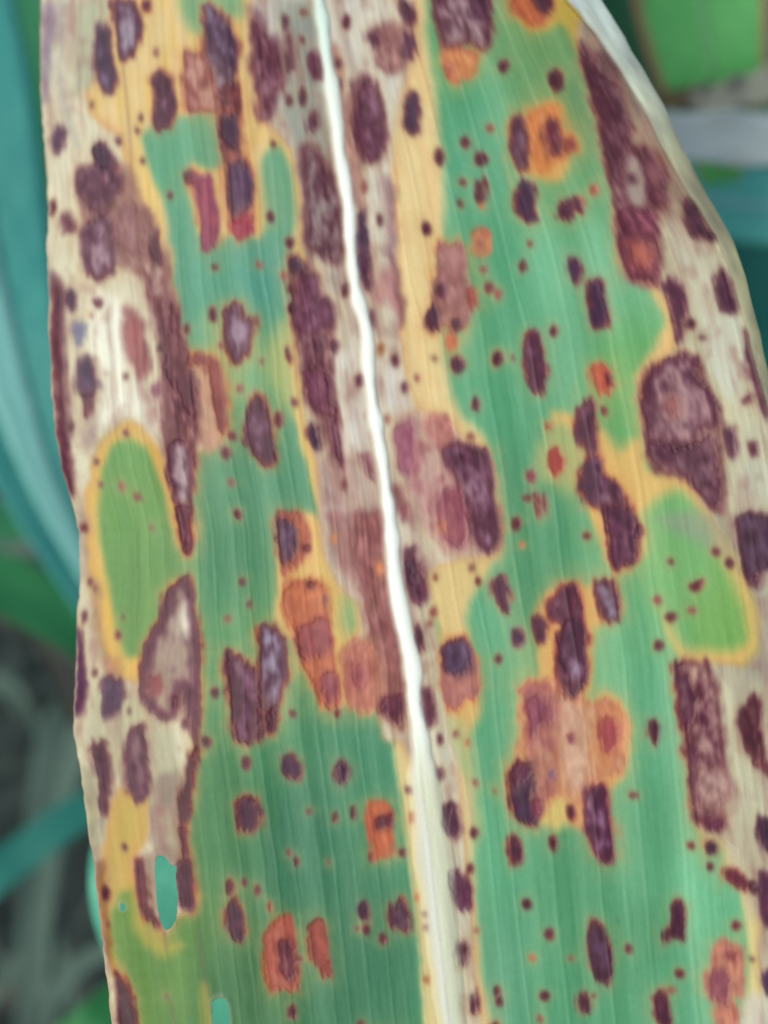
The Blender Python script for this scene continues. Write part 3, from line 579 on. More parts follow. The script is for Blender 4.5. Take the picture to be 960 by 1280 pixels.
 (0,640,[(655,-20),(715,-20),(722,80),(715,145),(700,150),(680,90)],(126,58,66),None,(216,110,50),3,{}),
 (0,640,[(640,280),(695,243),(722,300),(740,400),(755,520),(742,640),(745,800),(755,900),(735,900),(715,800),(690,640),(660,780),(615,780),(560,750),(530,690),(530,600),(550,500),(600,400),(615,320)],(96,50,62),(172,152,130),(222,110,46),3,dict(bias=.30,depth=13,rim=(92,44,60))),
 (0,640,[(665,400),(695,340),(705,400),(705,460),(680,470)],(206,196,186),None,None,0,dict(soft=5,name=None,sink=0)),
 (0,640,[(565,620),(600,612),(605,670),(580,690),(562,660)],(134,64,66),None,BH,3,dict(soft=3)),
 (0,640,[(640,690),(665,685),(672,730),(650,740)],(104,62,70),None,BH,3,{}),
 (0,640,[(685,780),(705,780),(705,810),(688,812)],(110,64,70),None,BH,3,{}),
 (0,640,[(380,630),(420,615),(455,640),(460,700),(430,775),(390,765),(385,700)],(82,68,92),(96,80,100),(120,110,110),3,{}),
 (0,640,[(470,870),(500,810),(530,800),(548,860),(555,960),(556,1060),(530,1090),(490,1060),(470,1010),(462,930)],(84,56,74),(130,96,96),(150,104,84),3,dict(bias=.5,depth=8)),
 (0,640,[(350,870),(390,860),(410,910),(412,960),(410,1080),(395,1140),(375,1110),(385,1000),(355,940)],(70,46,58),None,(140,110,90),3,{}),
 (0,640,[(290,430),(305,470),(320,640),(310,740),(285,760),(276,700),(290,560)],(106,86,116),None,(150,140,150),4,dict(soft=4)),
 (0,640,[(310,380),(325,375),(328,405),(313,412)],(90,76,96),None,BH,3,{}),
 (0,640,[(300,50),(325,48),(325,72),(303,75)],(120,60,60),None,BH,3,{}),
 (0,640,[(720,890),(745,880),(755,905),(725,980),(715,1060),(716,1130),(692,1180),(676,1120),(690,1040),(700,950)],(76,36,42),(96,60,60),(216,100,50),3,dict(rim=(84,34,38))),
 (0,960,[(680,230),(695,225),(705,330),(720,400),(728,500),(725,535),(680,525),(660,460),(670,380),(690,330)],(66,34,42),None,(206,90,46),3,{}),
 (0,960,[(515,350),(535,345),(545,440),(560,520),(595,570),(612,600),(590,605),(545,560),(520,470),(508,390)],(104,44,42),None,(216,110,50),3,{}),
 (0,960,[(380,450),(398,440),(412,465),(402,498),(382,492)],(56,34,42),None,(150,90,60),3,{}),
 (0,960,[(430,760),(460,780),(490,840),(500,900),(520,980),(450,980),(440,860)],(60,42,44),(80,66,60),(206,100,50),3,{}),
 (0,960,[(890,130),(920,105),(960,115),(978,170),(975,220),(950,242),(910,235),(895,190)],(76,48,76),None,(190,80,50),3,{}),
 (0,960,[(850,425),(865,420),(880,445),(872,478),(850,470)],(60,34,46),None,(160,90,60),3,{}),
 (0,960,[(850,520),(885,490),(910,560),(916,620),(905,650),(870,635),(852,590)],(66,46,60),None,(190,96,50),4,dict(rim=(110,60,50))),
 (0,640,[(895,0),(905,25),(885,30),(878,5)],(104,60,70),None,(110,120,90),2,{}),
 (320,960,[(415,130),(500,130),(515,200),(518,330),(440,350),(425,250)],(190,84,46),(206,116,56),(180,150,80),4,dict(sink=0)),
 (320,960,[(445,190),(510,170),(515,220),(480,230),(452,225)],(120,60,70),None,None,0,dict(soft=4)),
 (320,960,[(425,325),(445,322),(445,348),(428,348)],(140,50,44),None,None,0,{}),
 (320,960,[(540,310),(565,308),(565,328),(545,332)],(110,50,60),None,(206,150,110),2,{}),
 (320,960,[(575,170),(595,168),(597,205),(578,208)],(196,96,60),None,(216,170,120),3,{}),
 (320,960,[(385,515),(405,498),(425,520),(428,565),(400,570),(382,545)],(72,50,80),None,(120,80,70),2,{}),
 (320,960,[(505,530),(550,492),(568,540),(576,615),(540,610),(510,580)],(82,66,82),(104,90,100),(170,96,66),3,{}),
 (320,960,[(462,628),(478,620),(492,640),(480,662),(462,655)],(70,34,48),None,(120,110,80),2,{}),
 (320,960,[(30,640),(60,590),(100,553),(130,570),(145,660),(160,740),(160,835),(100,830),(50,835),(40,740)],(166,66,48),(176,110,80),(176,120,56),4,dict(bias=.55,rim=(176,76,46))),
 (320,960,[(90,660),(120,645),(145,690),(155,770),(130,790),(100,760),(88,710)],(116,60,66),(176,120,100),None,0,dict(soft=5,bias=.6)),
 (320,960,[(195,590),(230,568),(258,580),(265,660),(282,790),(250,780),(215,710),(198,650)],(136,52,42),(166,80,46),(170,120,56),4,{}),
 (320,960,[(118,895),(140,885),(155,910),(145,940),(120,935)],(84,34,42),None,(130,110,70),2,{}),
 (320,960,[(385,955),(405,950),(410,980),(390,980)],(70,34,46),None,(120,110,80),2,{}),
 (320,960,[(0,130),(-18,115),(-30,130),(0,135)],(80,48,70),None,None,0,dict(name=None)),
 (320,960,[(358,145),(372,140),(378,180),(366,195),(358,175)],(84,60,66),None,(110,120,90),2,{}),
 (320,960,[(285,175),(300,170),(305,198),(288,205)],(96,84,90),None,(100,130,100),2,{}),
 (320,960,[(138,335),(155,332),(165,358),(148,370)],(76,74,92),None,(100,130,100),2,{}),
 (320,960,[(42,500),(58,505),(60,530),(45,535)],(170,76,56),None,(140,130,80),2,{}),
 (320,960,[(672,0),(700,0),(705,35),(688,50),(675,30)],(76,50,60),None,(206,170,140),3,{}),
 (320,960,[(700,140),(735,122),(765,150),(770,230),(745,268),(710,250),(695,200)],(96,64,88),None,(170,110,110),4,{}),
 (320,960,[(705,150),(722,140),(730,200),(722,245),(706,225)],(62,38,56),None,None,0,{}),
 (320,960,[(725,385),(750,400),(790,400),(805,470),(805,525),(770,530),(735,480),(722,430)],(106,72,96),None,(190,130,120),4,{}),
 (320,960,[(722,385),(745,385),(755,470),(745,495),(728,450)],(58,36,50),None,None,0,{}),
 (320,960,[(755,665),(775,650),(795,680),(792,740),(770,750),(752,710)],(56,30,42),None,(206,120,70),5,{}),
 (320,960,[(795,850),(815,832),(832,870),(828,920),(805,920)],(66,34,46),None,(196,100,60),5,{}),
 (320,960,[(880,960),(905,950),(912,980),(880,990)],(80,34,40),None,(190,120,80),3,{}),
 (320,960,[(892,820),(910,818),(918,845),(902,862),(890,845)],(76,50,56),None,(130,110,90),2,{}),
]
MASS = [
 ([(165,250),(190,270),(206,330),(217,400),(226,440),(242,475),(247,540),(241,600),(238,690),(226,650),(213,580),(208,520),(203,460),(193,390),(178,340),(166,300)],(126,70,66),(168,124,112),dict(bias=.55)),
 ([(100,225),(125,200),(140,230),(160,250),(190,280),(205,330),(212,372),(190,372),(184,340),(150,330),(120,352),(106,320),(112,280),(100,255)],(134,86,82),(184,152,140),dict(bias=.48)),
 ([(312,20),(335,42),(352,60),(356,100),(343,120),(338,152),(326,152),(318,100)],(112,62,76),(160,120,124),dict(bias=.58)),
 ([(362,318),(385,328),(402,372),(418,384),(415,410),(408,440),(412,500),(426,560),(421,578),(402,524),(386,500),(375,440),(367,380)],(116,62,82),(176,146,156),dict(bias=.55)),
 ([(376,180),(400,190),(424,250),(430,330),(400,320),(384,300),(380,240)],(116,86,84),(150,136,128),dict(bias=.5)),
 ([(412,60),(425,70),(432,130),(444,200),(452,260),(440,250),(428,190),(418,120)],(164,112,98),(196,160,146),dict(bias=.5)),
 ([(440,100),(455,95),(478,130),(482,180),(470,205),(455,200),(442,160)],(112,68,80),(150,110,118),dict(bias=.55)),
 ([(462,35),(510,30),(508,75),(490,92),(470,80)],(142,90,88),(180,140,130),dict(bias=.55)),
 ([(495,525),(530,520),(560,528),(580,556),(615,565),(622,640),(622,688),(600,694),(560,690),(530,660),(505,600)],(196,158,148),(148,84,88),dict(bias=.52,halo=(206,160,110))),
 ([(448,640),(475,640),(484,720),(500,830),(504,905),(480,900),(470,820),(456,740),(440,700)],(134,74,72),(176,120,112),dict(bias=.6)),
 ([(724,46),(748,80),(772,118),(788,178),(800,184),(815,188),(834,215),(834,258),(822,268),(827,330),(816,350),(792,342),(778,320),(768,260),(753,180),(737,110)],(100,54,62),(150,120,112),dict(bias=.62)),
 ([(846,826),(885,830),(900,880),(906,960),(900,1030),(872,1030),(862,980),(854,900)],(126,72,82),(186,152,138),dict(bias=.5)),
 ([(354,726),(382,724),(408,730),(414,780),(422,860),(424,884),(408,884),(388,850),(372,810),(358,770)],(186,92,58),(206,124,72),dict(bias=.6,halo=(218,160,90))),
 ([(424,812),(452,796),(475,830),(480,880),(462,890),(436,884),(426,850)],(178,104,88),(204,150,124),dict(bias=.55,halo=(214,140,70))),
 ([(650,852),(690,848),(712,866),(740,880),(760,870),(782,895),(782,960),(748,975),(735,1010),(700,990),(678,1020),(660,1000),(652,940),(654,900)],(200,128,92),(204,160,128),dict(bias=.5,halo=(222,170,100))),
 ([(800,470),(830,448),(872,450),(880,480),(900,520),(900,580),(905,640),(888,634),(865,600),(820,590),(806,560)],(122,78,84),(186,160,150),dict(bias=.5)),
 ([(64,360),(75,355),(80,450),(82,520),(92,620),(84,610),(70,520),(64,440)],(112,76,84),None,dict(op=1)),
 ([(280,818),(300,828),(322,840),(330,790),(345,780),(358,810),(354,880),(342,914),(318,926),(292,926),(286,880)],(104,56,68),(140,96,108),dict(bias=.6,halo=(206,116,60))),
 ([(634,975),(650,950),(665,975),(668,1010),(678,1010),(672,1025),(655,1030),(640,1015)],(84,50,68),None,dict(halo=(200,110,60))),
]
for pts, core, inner, kw in MASS:
    kw = dict(kw); kw.pop('op', None); hl = kw.pop('halo', BH)
    lesion(pts, core, inner, hl, 4, soft=5.5, rough=5, depth=5, name='stained_patch', sink=.00005, **kw)
zone([(787,196),(806,200),(810,230),(806,262),(788,258),(783,225)], (176,166,154), 7, 3, op=.85)
for (ox, oy, pts, core, inner, halo, hw, kw) in LES:
    if core[0] > 165 and core[2] < 100: core = (core[0], core[1] + 2, core[2] + 4)
    if inner and inner[0] > 165 and inner[2] < 100: inner = (inner[0], inner[1] + 2, inner[2] + 6)
    lesion(T(ox, oy, pts), core, inner, halo, hw, **kw)

# the disease goes on above and below the stretch the photograph shows
rr_ = np.random.RandomState(77)
for k in range(110):
    oy_ = rr_.uniform(-580, -40) if k % 2 else rr_.uniform(1310, 1860)
    l_, r_ = np.interp(oy_, rows, L_), np.interp(oy_, rows, R_)
    ox_ = rr_.uniform(l_ + 20, r_ - 20); w_ = rr_.uniform(9, 22); h_ = w_ * rr_.uniform(1.2, 2.8)
    pts = [(ox_ + w_ * rr_.uniform(.7, 1.1) * math.cos(t), oy_ + h_ * rr_.uniform(.8, 1.1) * math.sin(t)) for t in np.linspace(0, 5.5, 8)]
    lesion(pts, (92, 54, 74) if k % 5 else (178, 92, 60), None, OH, 6, soft=5, rough=3, name=None)
# ---- small round specks (x, y, radius x, radius y, colour key)
SPK = [(148,176,4,4,0),(172,163,3,3,1),(176,147,2,3,1),(178,201,3,3,1),(213,244,3,3,0),(195,65,3,4,2),(115,131,2,3,1),(115,395,2,2,2),(200,436,4,4,1),(157,471,3,4,0),(88,533,4,5,1),(283,450,0,0,0),
 (282,127,4,3,1),(256,334,0,0,0),(269,334,5,3,0),(266,393,5,8,0),(234,411,3,4,0),(277,432,4,4,2),(299,486,3,3,2),(282,567,6,6,0),(290,603,5,4,2),(290,545,5,4,2),(297,643,5,6,2),(158,541,4,3,0),(121,577,3,3,0),(152,608,4,4,2),(172,621,4,4,2),(126,606,2,2,2),
 (113,728,3,4,1),(119,736,3,4,2),(148,794,4,4,0),(154,771,2,2,1),(190,660,2,2,2),(118,841,4,4,0),(303,727,5,6,0),(311,755,3,3,1),(284,773,4,4,2),(269,866,5,6,0),(258,927,6,6,0),(308,954,5,7,0),(161,889,2,3,1),(156,1059,3,3,0),(135,1157,2,3,2),(306,1103,3,3,2),(208,1246,2,2,1),
 (356,28,4,8,1),(380,16,5,4,2),(433,27,6,7,0),(362,125,4,7,0),(378,120,4,9,1),(423,80,3,6,0),(361,50,3,6,1),(378,50,3,4,2),(425,105,3,7,1),(549,196,6,8,0),(582,178,6,7,0),(601,199,8,7,0),(602,240,6,11,0),(603,258,3,4,3),(575,255,4,4,1),(612,161,5,4,2),(578,228,5,3,1),(630,83,6,5,1),
 (533,286,7,9,0),(456,235,4,7,2),(475,275,4,9,1),(338,271,5,5,0),(342,180,3,2,1),(362,303,6,7,0),(355,345,4,5,2),(364,361,4,4,2),(365,386,5,5,0),(325,331,4,3,2),(476,436,5,6,3),(485,524,4,6,2),(430,607,3,5,2),(603,302,12,13,4),(600,303,4,4,2),
 (612,360,5,5,2),(623,368,4,4,2),(604,337,5,3,2),(622,449,7,9,-1),(600,468,0,0,0),(588,546,5,3,2),(522,473,3,3,2),(543,448,4,2,2),(368,503,3,3,2),(327,452,2,2,2),(350,525,0,0,0),
 (697,98,8,12,-1),(692,99,7,9,1),(613,365,0,0,0),(722,341,0,0,0),(662,305,3,3,2),(642,447,2,3,2),(755,513,4,5,2),(664,598,0,0,0),(659,623,5,3,2),(653,681,4,4,3),(734,670,6,3,2),(838,702,4,2,1),(830,810,0,0,0),(824,807,6,5,1),(864,763,5,3,2),(838,772,6,5,2),(818,767,4,4,3),(846,799,4,4,3),(891,752,4,4,3),(867,680,6,4,3),(895,690,5,4,1),(912,704,5,5,1),(822,750,5,3,2),
 (864,405,6,4,1),(877,422,4,2,1),(545,722,3,4,2),(590,710,4,4,2),(598,727,4,3,2),(553,658,4,6,3),(538,780,4,4,2),(543,765,4,5,2),(473,724,4,5,2),(466,756,5,6,2),(475,710,4,7,3),(418,673,3,3,3),(623,824,4,4,1),(366,892,4,4,2),(570,917,4,4,2),(585,928,3,3,3),(550,925,3,6,0),(503,910,3,4,2),(406,750,3,4,2),
 (511,987,4,4,2),(594,978,4,3,2),(620,989,3,3,3),(593,1041,5,5,0),(387,1014,4,3,1),(362,1066,4,3,2),(322,1113,3,4,1),(447,1161,2,2,2),(459,1162,4,4,0),(522,1122,3,3,3),(532,1143,4,3,0),(533,1160,4,3,0),(534,1225,3,3,3),(588,1086,4,4,2),(596,1163,3,2,2),(376,1199,3,3,2),(411,1078,2,2,2),(624,1253,5,5,-1),
 (659,1130,6,6,0),(687,1168,6,7,0),(792,994,5,2,1),(786,1186,4,4,1),(850,1217,5,4,0),(864,1057,5,5,0),(888,1083,5,4,1),(921,1157,6,5,1),(681,1245,6,5,0),(675,1274,4,3,2),(742,1245,3,2,2),(714,1198,4,2,2),(665,1198,4,3,3),(840,1238,4,2,2),(940,1199,4,2,2),(815,1012,0,0,0),(930,1243,8,2,3)]
SC = {0:(70,40,50),1:(84,78,74),2:(130,74,64),3:(186,116,74),4:(222,144,90)}
for (x, y, rx, ry, k) in SPK:
    if rx == 0 or (k >= 3 and x > 800): continue
    if k == -1: k = 0 if rx < 8 else 1
    if k == 1 and rx >= 6: k = 0
    sc_ = rng.uniform(.8, 1.15); rx *= sc_; ry *= sc_ * rng.uniform(.95, 1.35); kf = rng.uniform(.8, 1.25)
    th = np.linspace(0, 2 * math.pi, 11)[:-1]
    j = rng.uniform(.85, 1.1, 10)
    pts = [(x + rx * 1.02 * j[i] * math.cos(t), y + ry * 1.02 * j[i] * math.sin(t)) for i, t in enumerate(th)]
    lesion(pts, tuple(v * kf for v in SC[k]), None, None if k == 4 else (OH if k == 3 else (140,118,86)), 2.2, soft=2.2, rough=1.0, name='speck', hop=.45, sink=.00003)

# fine pepper flecks too small to pick apart
fl = vnoise(X / 4.2, Y / 4.2, 777) * .7 + vnoise(X / 1.9, Y / 1.9, 778) * .3
COL = COL * (1 - (sm(.9, .95, fl) * .3)[..., None])

# ---- pale curled margin on the right with a highlight painted in at the top, pale rim on the left
band = np.interp(rows, [-1400, 0, 60, 130, 250, 330, 450, 700, 3000], [30, 42, 30, 27, 22, 17, 14, 14, 14])[:, None]
em = sm(5.0, -4.0, XE_R - band - W1 * 3)
marg = np.array([190, 204, 204.])[None, None] * (1 - sm(20, 260, Y)[..., None]) + np.array([140, 140, 112.])[None, None] * sm(20, 260, Y)[..., None]
marg = marg * (1 + (N_mid[..., None] - .5) * .5)
COL = COL * (1 - em[..., None]) + marg * em[..., None]
PID = np.where(em > .5, add_part('curled_margin'), PID)
el = sm(3.0, 0.0, XE_L + W1 * 1.5)
COL = COL * (1 - .5 * el[..., None]) + np.array([170, 160, 140.]) * .5 * el[..., None]

# ---- midrib
mw = np.interp(rows, [-1400, 0, 50, 110, 200, 300, 400, 470, 560, 640, 740, 800, 840, 900, 940, 980, 1080, 1180, 1290, 3000], [14, 9, 11, 11, 11, 9, 11, 10, 10, 10, 13, 12, 13, 12, 13, 19, 21, 18, 15, 15])
mw = mw * np.interp(rows, [840, 1000], [.86, 1]) - 1.0 + 3.0 * (vnoise(rows / 21, rows * 0, 9) - .5)
mc = M_ + 4 * (vnoise(rows / 38, rows * 0, 19) - .5)
md = np.abs(X - mc[:, None]) - mw[:, None]
low = sm(880, 1010, Y)
msoft = 4.0 + low * 6
ma = sm(1, -1, md / msoft)
up = np.array([236, 246, 240.]) * (1 - sm(120, 0, Y)[..., None] * np.array([.07, .01, .015]))
up = up + np.array([16, 12, 14.]) * sm(60, 250, Y)[..., None]
mcol = up * (1 - low[..., None]) + np.array([214, 218, 196.]) * low[..., None]
mcol = mcol - ((N_fib - .5) * 16)[..., None] * (0.3 + low[..., None])
COL = COL * (1 - ma[..., None]) + mcol * ma[..., None]
PID = np.where(md < 0, add_part('midrib'), PID)

dk = DM * sm(120, 190, COL[..., 1])
COL = COL + dk[..., None] * np.array([2, 4, -9.])
COL = np.clip(COL, 8, 262)
# a cleaner fine grain along the fibres in dead tissue, scar line below the left hole
for line in [[(153,75),(158,120),(163,180),(168,260)], [(204,1160),(207,1190)], [(247,1160),(255,1215),(261,1245)], [(212,1245),(219,1280)]]:
    ly = [p[1] for p in line]; lx = [p[0] for p in line]
    d = np.abs(X - np.interp(Y, ly, lx)) + np.where((Y < ly[0]) | (Y > ly[-1]), 9, 0)
    a = sm(1.8, .4, d) * .55
    COL = COL * (1 - a[..., None]) + np.array([120, 84, 70.]) * a[..., None]

# ---- insect holes, cut right through
HOLES = [T(0, 960, [(592,325),(615,330),(640,362),(664,368),(655,400),(664,470),(662,560),(640,598),(615,604),(598,570),(588,500),(580,420),(582,350)]),
         T(0, 960, [(790,880),(815,860),(845,865),(858,900),(862,950),(858,990),(835,1030),(810,1025),(798,970)]),
         T(0, 960, [(448,508),(462,503),(470,520),(460,540),(448,535)])]
HID = np.full((NR, NC), 99.0)
for hp in HOLES:
    bx_, d = field(hp, 14, 1.2, .4, 1)
    rimc = np.exp(-((d - .8) / 1.3) ** 2) * .75
    put(bx_, sm(5, 1, d) * .5 * N_edge[bx_], (120, 84, 60))
    put(bx_, rimc * np.clip(.2 + 1.1 * N_small[bx_], 0, 1), (184, 190, 168))
    REL[bx_] += .00006 * np.exp(-((d - 1.5) / 3) ** 2)
    HID[bx_] = np.minimum(HID[bx_], d)

# ---- relief of the sheet
def macro(x, y, s):
    """distance from the lens: gentle trough, tilted back towards the top, waves along both margins"""
    d = D0 + (640 - y) * PX * .16
    d = d - .0035 * np.abs(s) ** 1.6 * (s > 0) * .8 + .0030 * np.abs(s) ** 3 * (s < 0)
    d = d + .0010 * np.sin(y / 150.0 + 1.0) * np.abs(s) ** 2
    d = d + np.where(y < -60, ((-60 - y) * PX) ** 2 * 3.5, 0) + np.where(y > 1340, ((y - 1340) * PX) ** 2 * 2.5, 0)
    return d
depth = macro(X, Y, S)
relief = REL.copy()
deadm = np.isin(PID, [i for i, n in enumerate(NAMES) if n in ('dead_patch', 'stained_patch')])
relief += .00005 * np.sin(q / 8.5) + vl * .00006                    # ribs of the parallel veins
relief += (fbm(q / 4.5, Y / 60, 615, 3) - .5) * .00009 * np.where(deadm, 1, .5)
relief += .0009 * (fbm(X / 130, Y / 200, 601, 2) - .5)
relief += (fbm(q / 14, Y / 80, 611, 3) - .5) * .00022 * np.where(deadm, 1, .4)
relief += .00045 * np.clip(1 - (np.abs(X - mc[:, None]) / (mw[:, None] * 1.25)) ** 2, 0, 1)
t = np.clip(XE_R / band, 0, 1.6)
relief += .0011 * np.sqrt(np.clip(1 - ((t - .5) / .62) ** 2, 0, 1)) * np.clip(band / 40, .4, 1)   # rolled margin
relief += -.0012 * sm(14, 0, XE_L)
depth = depth - relief
P = to_world(X, Y, depth)

# smooth normals of the whole sheet, shared by all its parts
du = np.gradient(P, axis=1); dv = np.gradient(P, axis=0)
Nn = np.cross(dv, du); Nn /= np.linalg.norm(Nn, axis=-1, keepdims=True) + 1e-20
camdir = np.array(cam.location)[None, None] - P
Nn *= np.sign((Nn * camdir).sum(-1, keepdims=True))

# ------------------------------------------------------------------ materials
def newmat(name):
    m = bpy.data.materials.new(name); m.use_nodes = True
    return m, m.node_tree, m.node_tree.nodes['Principled BSDF']

def leaf_skin():
    m, nt, b = newmat('leaf_skin')
    at = nt.nodes.new('ShaderNodeAttribute'); at.attribute_name = 'Col'
    tc = nt.nodes.new('ShaderNodeTexCoord')
    n1 = nt.nodes.new('ShaderNodeTexNoise'); n1.inputs['Scale'].default_value = 2600; n1.inputs['Detail'].default_value = 3
    nt.links.new(tc.outputs['Object'], n1.inputs['Vector'])
    mr = nt.nodes.new('ShaderNodeMapRange'); mr.inputs['To Min'].default_value = .93; mr.inputs['To Max'].default_value = 1.07
    nt.links.new(n1.outputs['Fac'], mr.inputs['Value'])
    mx = nt.nodes.new('ShaderNodeVectorMath'); mx.operation = 'SCALE'
    nt.links.new(at.outputs['Color'], mx.inputs[0]); nt.links.new(mr.outputs[0], mx.inputs['Scale'])
    nt.links.new(mx.outputs[0], b.inputs['Base Color'])
    b.inputs['Roughness'].default_value = .5
    b.inputs['Specular IOR Level'].default_value = .26
    bp = nt.nodes.new('ShaderNodeBump'); bp.inputs['Strength'].default_value = .25; bp.inputs['Distance'].default_value = .00006
    nt.links.new(n1.outputs['Fac'], bp.inputs['Height']); nt.links.new(bp.outputs[0], b.inputs['Normal'])
    return m
SKIN = leaf_skin()

C = scene.collection
def grid_part(name, mask, parent, step=1):
    """the faces of the sheet in 'mask' as one mesh with the shared colours and normals"""
    r, c = np.where(mask)
    i00 = r * NC + c
    quads = np.stack([i00, i00 + NC, i00 + NC + 1, i00 + 1], 1)
    uniq, inv = np.unique(quads, return_inverse=True)
    inv = inv.reshape(-1, 4)
    me = bpy.data.meshes.new(name)
    me.vertices.add(len(uniq)); me.loops.add(inv.size); me.polygons.add(len(inv))
    me.vertices.foreach_set('co', P.reshape(-1, 3)[uniq].ravel() - np.tile(ORG, len(uniq)))
    me.loops.foreach_set('vertex_index', inv.ravel().astype(np.int32))
    me.polygons.foreach_set('loop_start', np.arange(0, inv.size, 4, dtype=np.int32))
    me.polygons.foreach_set('use_smooth', np.ones(len(inv), bool))
    me.update(calc_edges=True)
    ca = me.color_attributes.new('Col', 'FLOAT_COLOR', 'POINT')
    cc = np.ones((len(uniq), 4)); cc[:, :3] = LINC.reshape(-1, 3)[uniq]
    ca.data.foreach_set('color', cc.ravel())
    me.normals_split_custom_set_from_vertices(Nn.reshape(-1, 3)[uniq].tolist())
    me.materials.append(SKIN)
    o = bpy.data.objects.new(name, me); C.objects.link(o); o.parent = parent
    return o

def soften(A, k):
    for ax_ in (0, 1):
        B = A * k[0]
        for n_, w_ in enumerate(k[1:], 1):
            B += w_ * (np.roll(A, n_, ax_) + np.roll(A, -n_, ax_))
        A = B
    return A
COL[4:-4, 4:-4] = soften(COL, np.array([.30, .24, .11]))[4:-4, 4:-4]     # pigment bleeds a little through the tissue
V = COL.copy(); tot = 1.0
for n_, w_ in ((1, .8), (2, .6), (3, .4), (4, .2)):
    V += w_ * (np.roll(COL, n_, 0) + np.roll(COL, -n_, 0)); tot += 2 * w_
fine = ((rows > 0) & (rows < 1280))[:, None, None]
holemix = np.clip(HID / 6, 0, 1)[..., None] * .65
COL = np.where(fine, COL * (1 - holemix) + V / tot * holemix, COL)
LINC = np.clip(lin(COL) / KL, .004, .86)
ORG = P[len(rows) // 2, NC // 2].copy()
root = bpy.data.objects.new('diseased_leaf', None); C.objects.link(root)
root.location = ORG.tolist(); root.empty_display_size = .02
root['label'] = 'large diseased green leaf with white midrib, purple brown lesions, yellow halos and bleached patches'
root['category'] = 'leaf'
fid = PID[:-1, :-1].copy()
hole = (HID[:-1, :-1] < 0)
fid[hole] = -1
cnt = np.bincount(fid[fid >= 0].ravel(), minlength=len(NAMES))
PLAB = {}
for i, n in enumerate(NAMES):
    if cnt[i] == 0: continue
    if i and cnt[i] < 8:
        fid[fid == i] = 0
for i, n in enumerate(NAMES):
    mk = fid == i
    if mk.any():
        grid_part(n, mk, root)

# underside of the sheet and its cut edges
rs = np.unique(np.concatenate([np.arange(0, NR, 5), [NR - 1]])); cs = np.unique(np.concatenate([np.arange(0, NC, 5), [NC - 1]]))
view = -camdir / np.linalg.norm(camdir, axis=-1, keepdims=True)
PB = (P - Nn * .00028)[np.ix_(rs, cs)]
Hs = HID[np.ix_(rs, cs)]
nr, nc = len(rs), len(cs)
vs = (PB.reshape(-1, 3) - ORG).tolist(); fs = []
for i in range(nr - 1):
    for j in range(nc - 1):
        if min(Hs[i, j], Hs[i + 1, j], Hs[i, j + 1], Hs[i + 1, j + 1]) > 5:
            fs.append((i * nc + j, (i + 1) * nc + j, (i + 1) * nc + j + 1, i * nc + j + 1))
for col_ in (0, NC - 1):
    b0 = len(vs)
    top = P[rs, col_] - ORG; vs += top.tolist()
    jj = 0 if col_ == 0 else nc - 1
    for i in range(nr - 1):
        fs.append((b0 + i, b0 + i + 1, (i + 1) * nc + jj, i * nc + jj))
me = bpy.data.meshes.new('underside'); me.from_pydata(vs, [], fs); me.update()
um, unt, ub = newmat('leaf_underside')
nz = unt.nodes.new('ShaderNodeTexNoise'); nz.inputs['Scale'].default_value = 60
cr = unt.nodes.new('ShaderNodeValToRGB')
cr.color_ramp.elements[0].color = (.16, .26, .12, 1); cr.color_ramp.elements[1].color = (.42, .36, .24, 1)
unt.links.new(nz.outputs['Fac'], cr.inputs[0]); unt.links.new(cr.outputs[0], ub.inputs['Base Color'])
ub.inputs['Roughness'].default_value = .7
me.materials.append(um)
uo = bpy.data.objects.new('underside', me); C.objects.link(uo); uo.parent = root

# ------------------------------------------------------------------ background plants and ground
def plant_mat(name, c1, c2, scale=40, rough=.55, stretch=True, coat=0):
    m, nt, b = newmat(name)
    uv = nt.nodes.new('ShaderNodeUVMap')
    mp = nt.nodes.new('ShaderNodeMapping'); mp.inputs['Scale'].default_value = (14, 1.2, 1)
    nt.links.new(uv.outputs[0], mp.inputs[0])
    n1 = nt.nodes.new('ShaderNodeTexNoise'); n1.inputs['Scale'].default_value = 3; n1.inputs['Detail'].default_value = 5
    nt.links.new(mp.outputs[0], n1.inputs['Vector'])
    cr = nt.nodes.new('ShaderNodeValToRGB')
    cr.color_ramp.elements[0].position = .3; cr.color_ramp.elements[1].position = .7
    cr.color_ramp.elements[0].color = (*(lin(c1) / KL), 1); cr.color_ramp.elements[1].color = (*(lin(c2) / KL), 1)
    nt.links.new(n1.outputs['Fac'], cr.inputs[0]); nt.links.new(cr.outputs[0], b.inputs['Base Color'])
    b.inputs['Roughness'].default_value = rough
    b.inputs['Specular IOR Level'].default_value = .35
    bp = nt.nodes.new('ShaderNodeBump'); bp.inputs['Strength'].default_value = .4; bp.inputs['Distance'].default_value = .0006
    nt.links.new(n1.outputs['Fac'], bp.inputs['Height']); nt.links.new(bp.outputs[0], b.inputs['Normal'])
    return m

def spline(pts, n):
    p = np.array(pts, float); k = len(p)
    tt = np.linspace(0, k - 1, n); out = []
    for t in tt:
        i = min(int(t), k - 2); f = t - i
        a = p[max(i - 1, 0)]; b = p[i]; c = p[i + 1]; d = p[min(i + 2, k - 1)]
        out.append(.5 * ((2 * b) + (-a + c) * f + (2 * a - 5 * b + 4 * c - d) * f ** 2 + (-a + 3 * b - 3 * c + d) * f ** 3))
    return np.array(out)

